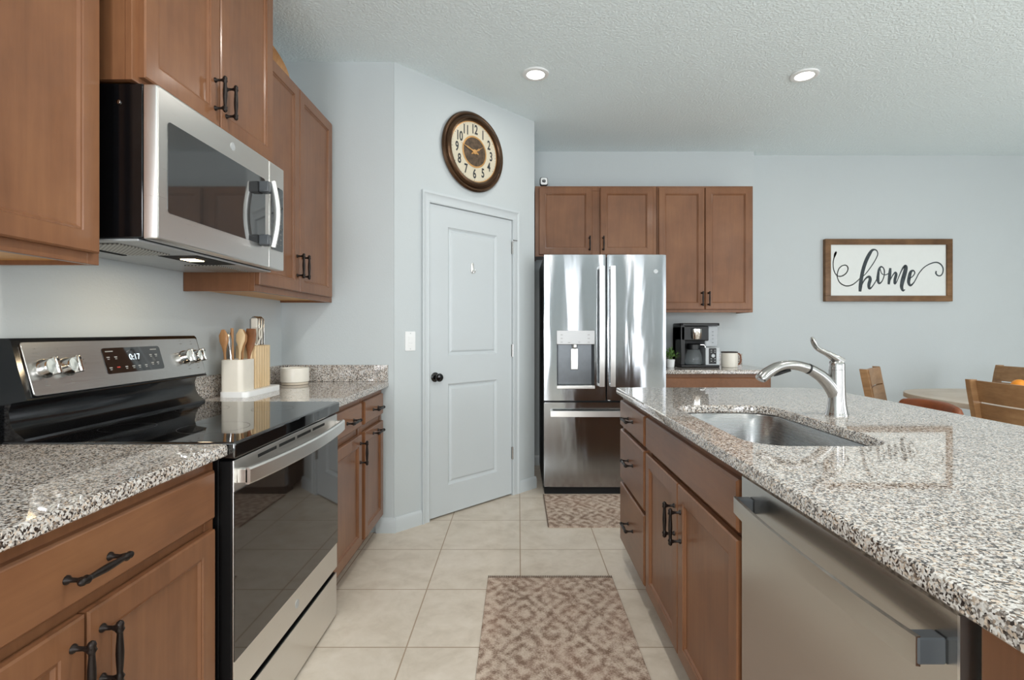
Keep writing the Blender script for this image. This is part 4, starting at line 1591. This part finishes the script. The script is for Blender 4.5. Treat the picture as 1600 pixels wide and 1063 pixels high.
# ------------------------------------------------------------------ dining side
def superel(a, bb, e, n=64):
    o = []
    for i in range(n):
        t = 2 * PI * i / n
        c, s = math.cos(t), math.sin(t)
        o.append((a * math.copysign(abs(c) ** (2 / e), c), bb * math.copysign(abs(s) ** (2 / e), s)))
    return o


dt = thing('dining_table', 'round whitewashed wood dining table behind the island', 'table', (3.36, 3.42, 0))
b = NB()
Mt = Matrix.Translation((3.36, 3.42, 0))
prism(b, superel(0.56, 0.64, 2.5), 0.728, 0.762, Mt, .006)
obj('tabletop', b, WHITEOAK, dt)
b = NB()
lathe(b, Mt, [(0.30, 0.0), (0.30, 0.03), (0.10, 0.06), (0.07, 0.12), (0.06, 0.5), (0.08, 0.66), (0.2, 0.72), (0.2, 0.728)], 32)
obj('pedestal', b, WHITEOAK, dt)


def dining_chair(label, loc, rotz, cushion):
    """faces +x locally; the backrest leans to -x"""
    c = thing('dining_chair', label, 'chair', loc, rotz, 'wooden dining chairs around the table')
    w2 = 0.225
    for s in (-1, 1):
        b = NB()
        pts = [(-0.01, s * w2, 0), (-0.0, s * w2, .44), (-0.03, s * w2, .62), (-.085, s * w2, .93)]
        tube(b, pts, [(.019, .017)] * 4, 4)
        q = smoothpts(pts, 4)
        b.free()
        b = NB()
        loops = []
        for p in q:
            loops.append([(p[0] - .024, p[1] - .017, p[2]), (p[0] + .024, p[1] - .017, p[2]), (p[0] + .024, p[1] + .017, p[2]), (p[0] - .024, p[1] + .017, p[2])])
        rings(b, None, loops)
        bmesh.ops.bevel(b, geom=[e for e in b.edges if abs(e.verts[0].co.z - e.verts[1].co.z) > .005], offset=.004, segments=2, affect='EDGES')
        obj('back_post', b, OAK, c, local=True)
        obj('leg', bx(0.40, 0.44, s * w2 - .02, s * w2 + .02, 0, .435, .004, 2), OAK, c, local=True)
    for z0, z1, x0, x1 in ((0.80, 0.925, -.079, -.059), (0.655, 0.79, -.056, -.036)):
        b = NB()
        loops = []
        for i in range(13):
            t = i / 12
            y = -w2 + .016 + t * (2 * w2 - .032)
            bow = -.018 * math.sin(PI * t)
            loops.append([(x1 + bow + .008, y, z0), (x1 + bow + .026, y, z0), (x0 + bow + .026, y, z1), (x0 + bow + .008, y, z1)])
        rings(b, None, loops)
        obj('back_slat', b, OAK, c, local=True)
    b = NB()
    for q in ((0.0, .42, -w2 - .01, -w2 + .012), (0.0, .42, w2 - .012, w2 + .01), (0.40, .43, -w2, w2), (-.01, .02, -w2, w2)):
        box(b, q[0], q[1], q[2], q[3], .375, .435, .002, 1)
    obj('seat_rail', b, OAK, c, local=True)
    b = NB()
    prism(b, rrect(-0.0, .455, -w2 - .015, w2 + .015, .03, 5), .435, .475, None, .015)
    obj('seat', b, LEATHER, c, local=True, label='brown leather seat')
    return c


# far left chair: posts found at (2.58,3.86) and (2.88,4.15)
dining_chair('slatted wood chair at the far left of the table, leaning away', (2.82, 3.96, 0), math.radians(-45), True)
dining_chair('slatted wood chair nearest the island, back turned to the viewer', (2.70 + .085, 2.83, 0), 0.0, True)
dining_chair('slatted wood chair on the far side of the table near the wall', (4.02 - .03, 4.11, 0), PI, True)

# leather stool at the island
st = thing('counter_stool', 'low brown leather stool back showing just behind the island', 'stool', (1.98, 2.6, 0))
Mt = Matrix.Translation((1.98, 2.6, 0))
b = NB()
lp = []
for i in range(15):
    t = -1 + 2 * i / 14
    y = 0.205 * t
    x = 0.14 - 0.05 * t * t
    z1 = 0.865 - 0.02 * abs(t) ** 3 - (.03 if abs(t) == 1 else 0)
    z0 = 0.70
    th = 0.026 if abs(t) < 1 else 0.014
    sec = []
    for a in range(12):
        an = 2 * PI * a / 12
        sec.append((x + th * math.cos(an) + .02 * ((z0 + z1) / 2 + (z1 - z0) / 2 * math.sin(an) - .7), y, (z0 + z1) / 2 + (z1 - z0) / 2 * math.copysign(abs(math.sin(an)) ** .6, math.sin(an))))
    lp.append(sec)
rings(b, Mt, lp)
obj('backrest', b, LEATHER, st, angle=60)
b = NB()
prism(b, rrect(-.19, .13, -.2, .2, .05, 6), .60, .665, Mt, .02)
obj('seat', b, LEATHER, st)
for sx in (-1, 1):
    for sy in (-1, 1):
        b = NB()
        tube(b, [(-.03 + sx * .19, sy * .19, 0), (-.03 + sx * .14, sy * .15, .60)], .014, 10, Mt)
        obj('leg', b, BLACKM, st)
b = NB()
tube(b, [(-.03 + a * .17, c * .17, .22) for a, c in ((-1, -1), (1, -1), (1, 1), (-1, 1), (-1, -1))], .009, 8, Mt)
obj('foot_rail', b, BLACKM, st)
b = NB()
for s in (-.12, .12):
    tube(b, [(.11, s, .62), (.14, s, .72)], .012, 8, Mt)
obj('back_bracket', b, BLACKM, st)

bw = thing('fruit_bowl', 'wooden fruit bowl on the dining table behind the near chair', 'bowl', (3.42, 3.5, .762))
b = NB()
Mt = Matrix.Translation((3.42, 3.5, .763))
lathe(b, Mt, [(0.045, 0), (0.05, 0.004), (0.085, 0.035), (0.10, 0.07), (0.096, 0.07), (0.08, 0.04), (0.045, 0.012), (0.01, 0.01)], 32)
obj('bowl_shell', b, SPOON, bw)
fo = thing('orange_fruit', 'bright orange fruit in the bowl on the dining table', 'fruit', (3.425, 3.5, .79))
b = NB()
lathe(b, Matrix.Translation((3.425, 3.5, .84)), [(0.047 * math.sin(PI * i / 16), -0.047 * math.cos(PI * i / 16) + .0) for i in range(17)], 28)
obj('orange_skin', b, ORANGE, fo, angle=80)
b = NB()
lathe(b, Matrix.Translation((3.425, 3.5, .84)), [(.004, .046), (.003, .049)], 8)
obj('stem_end', b, LEAF, fo)
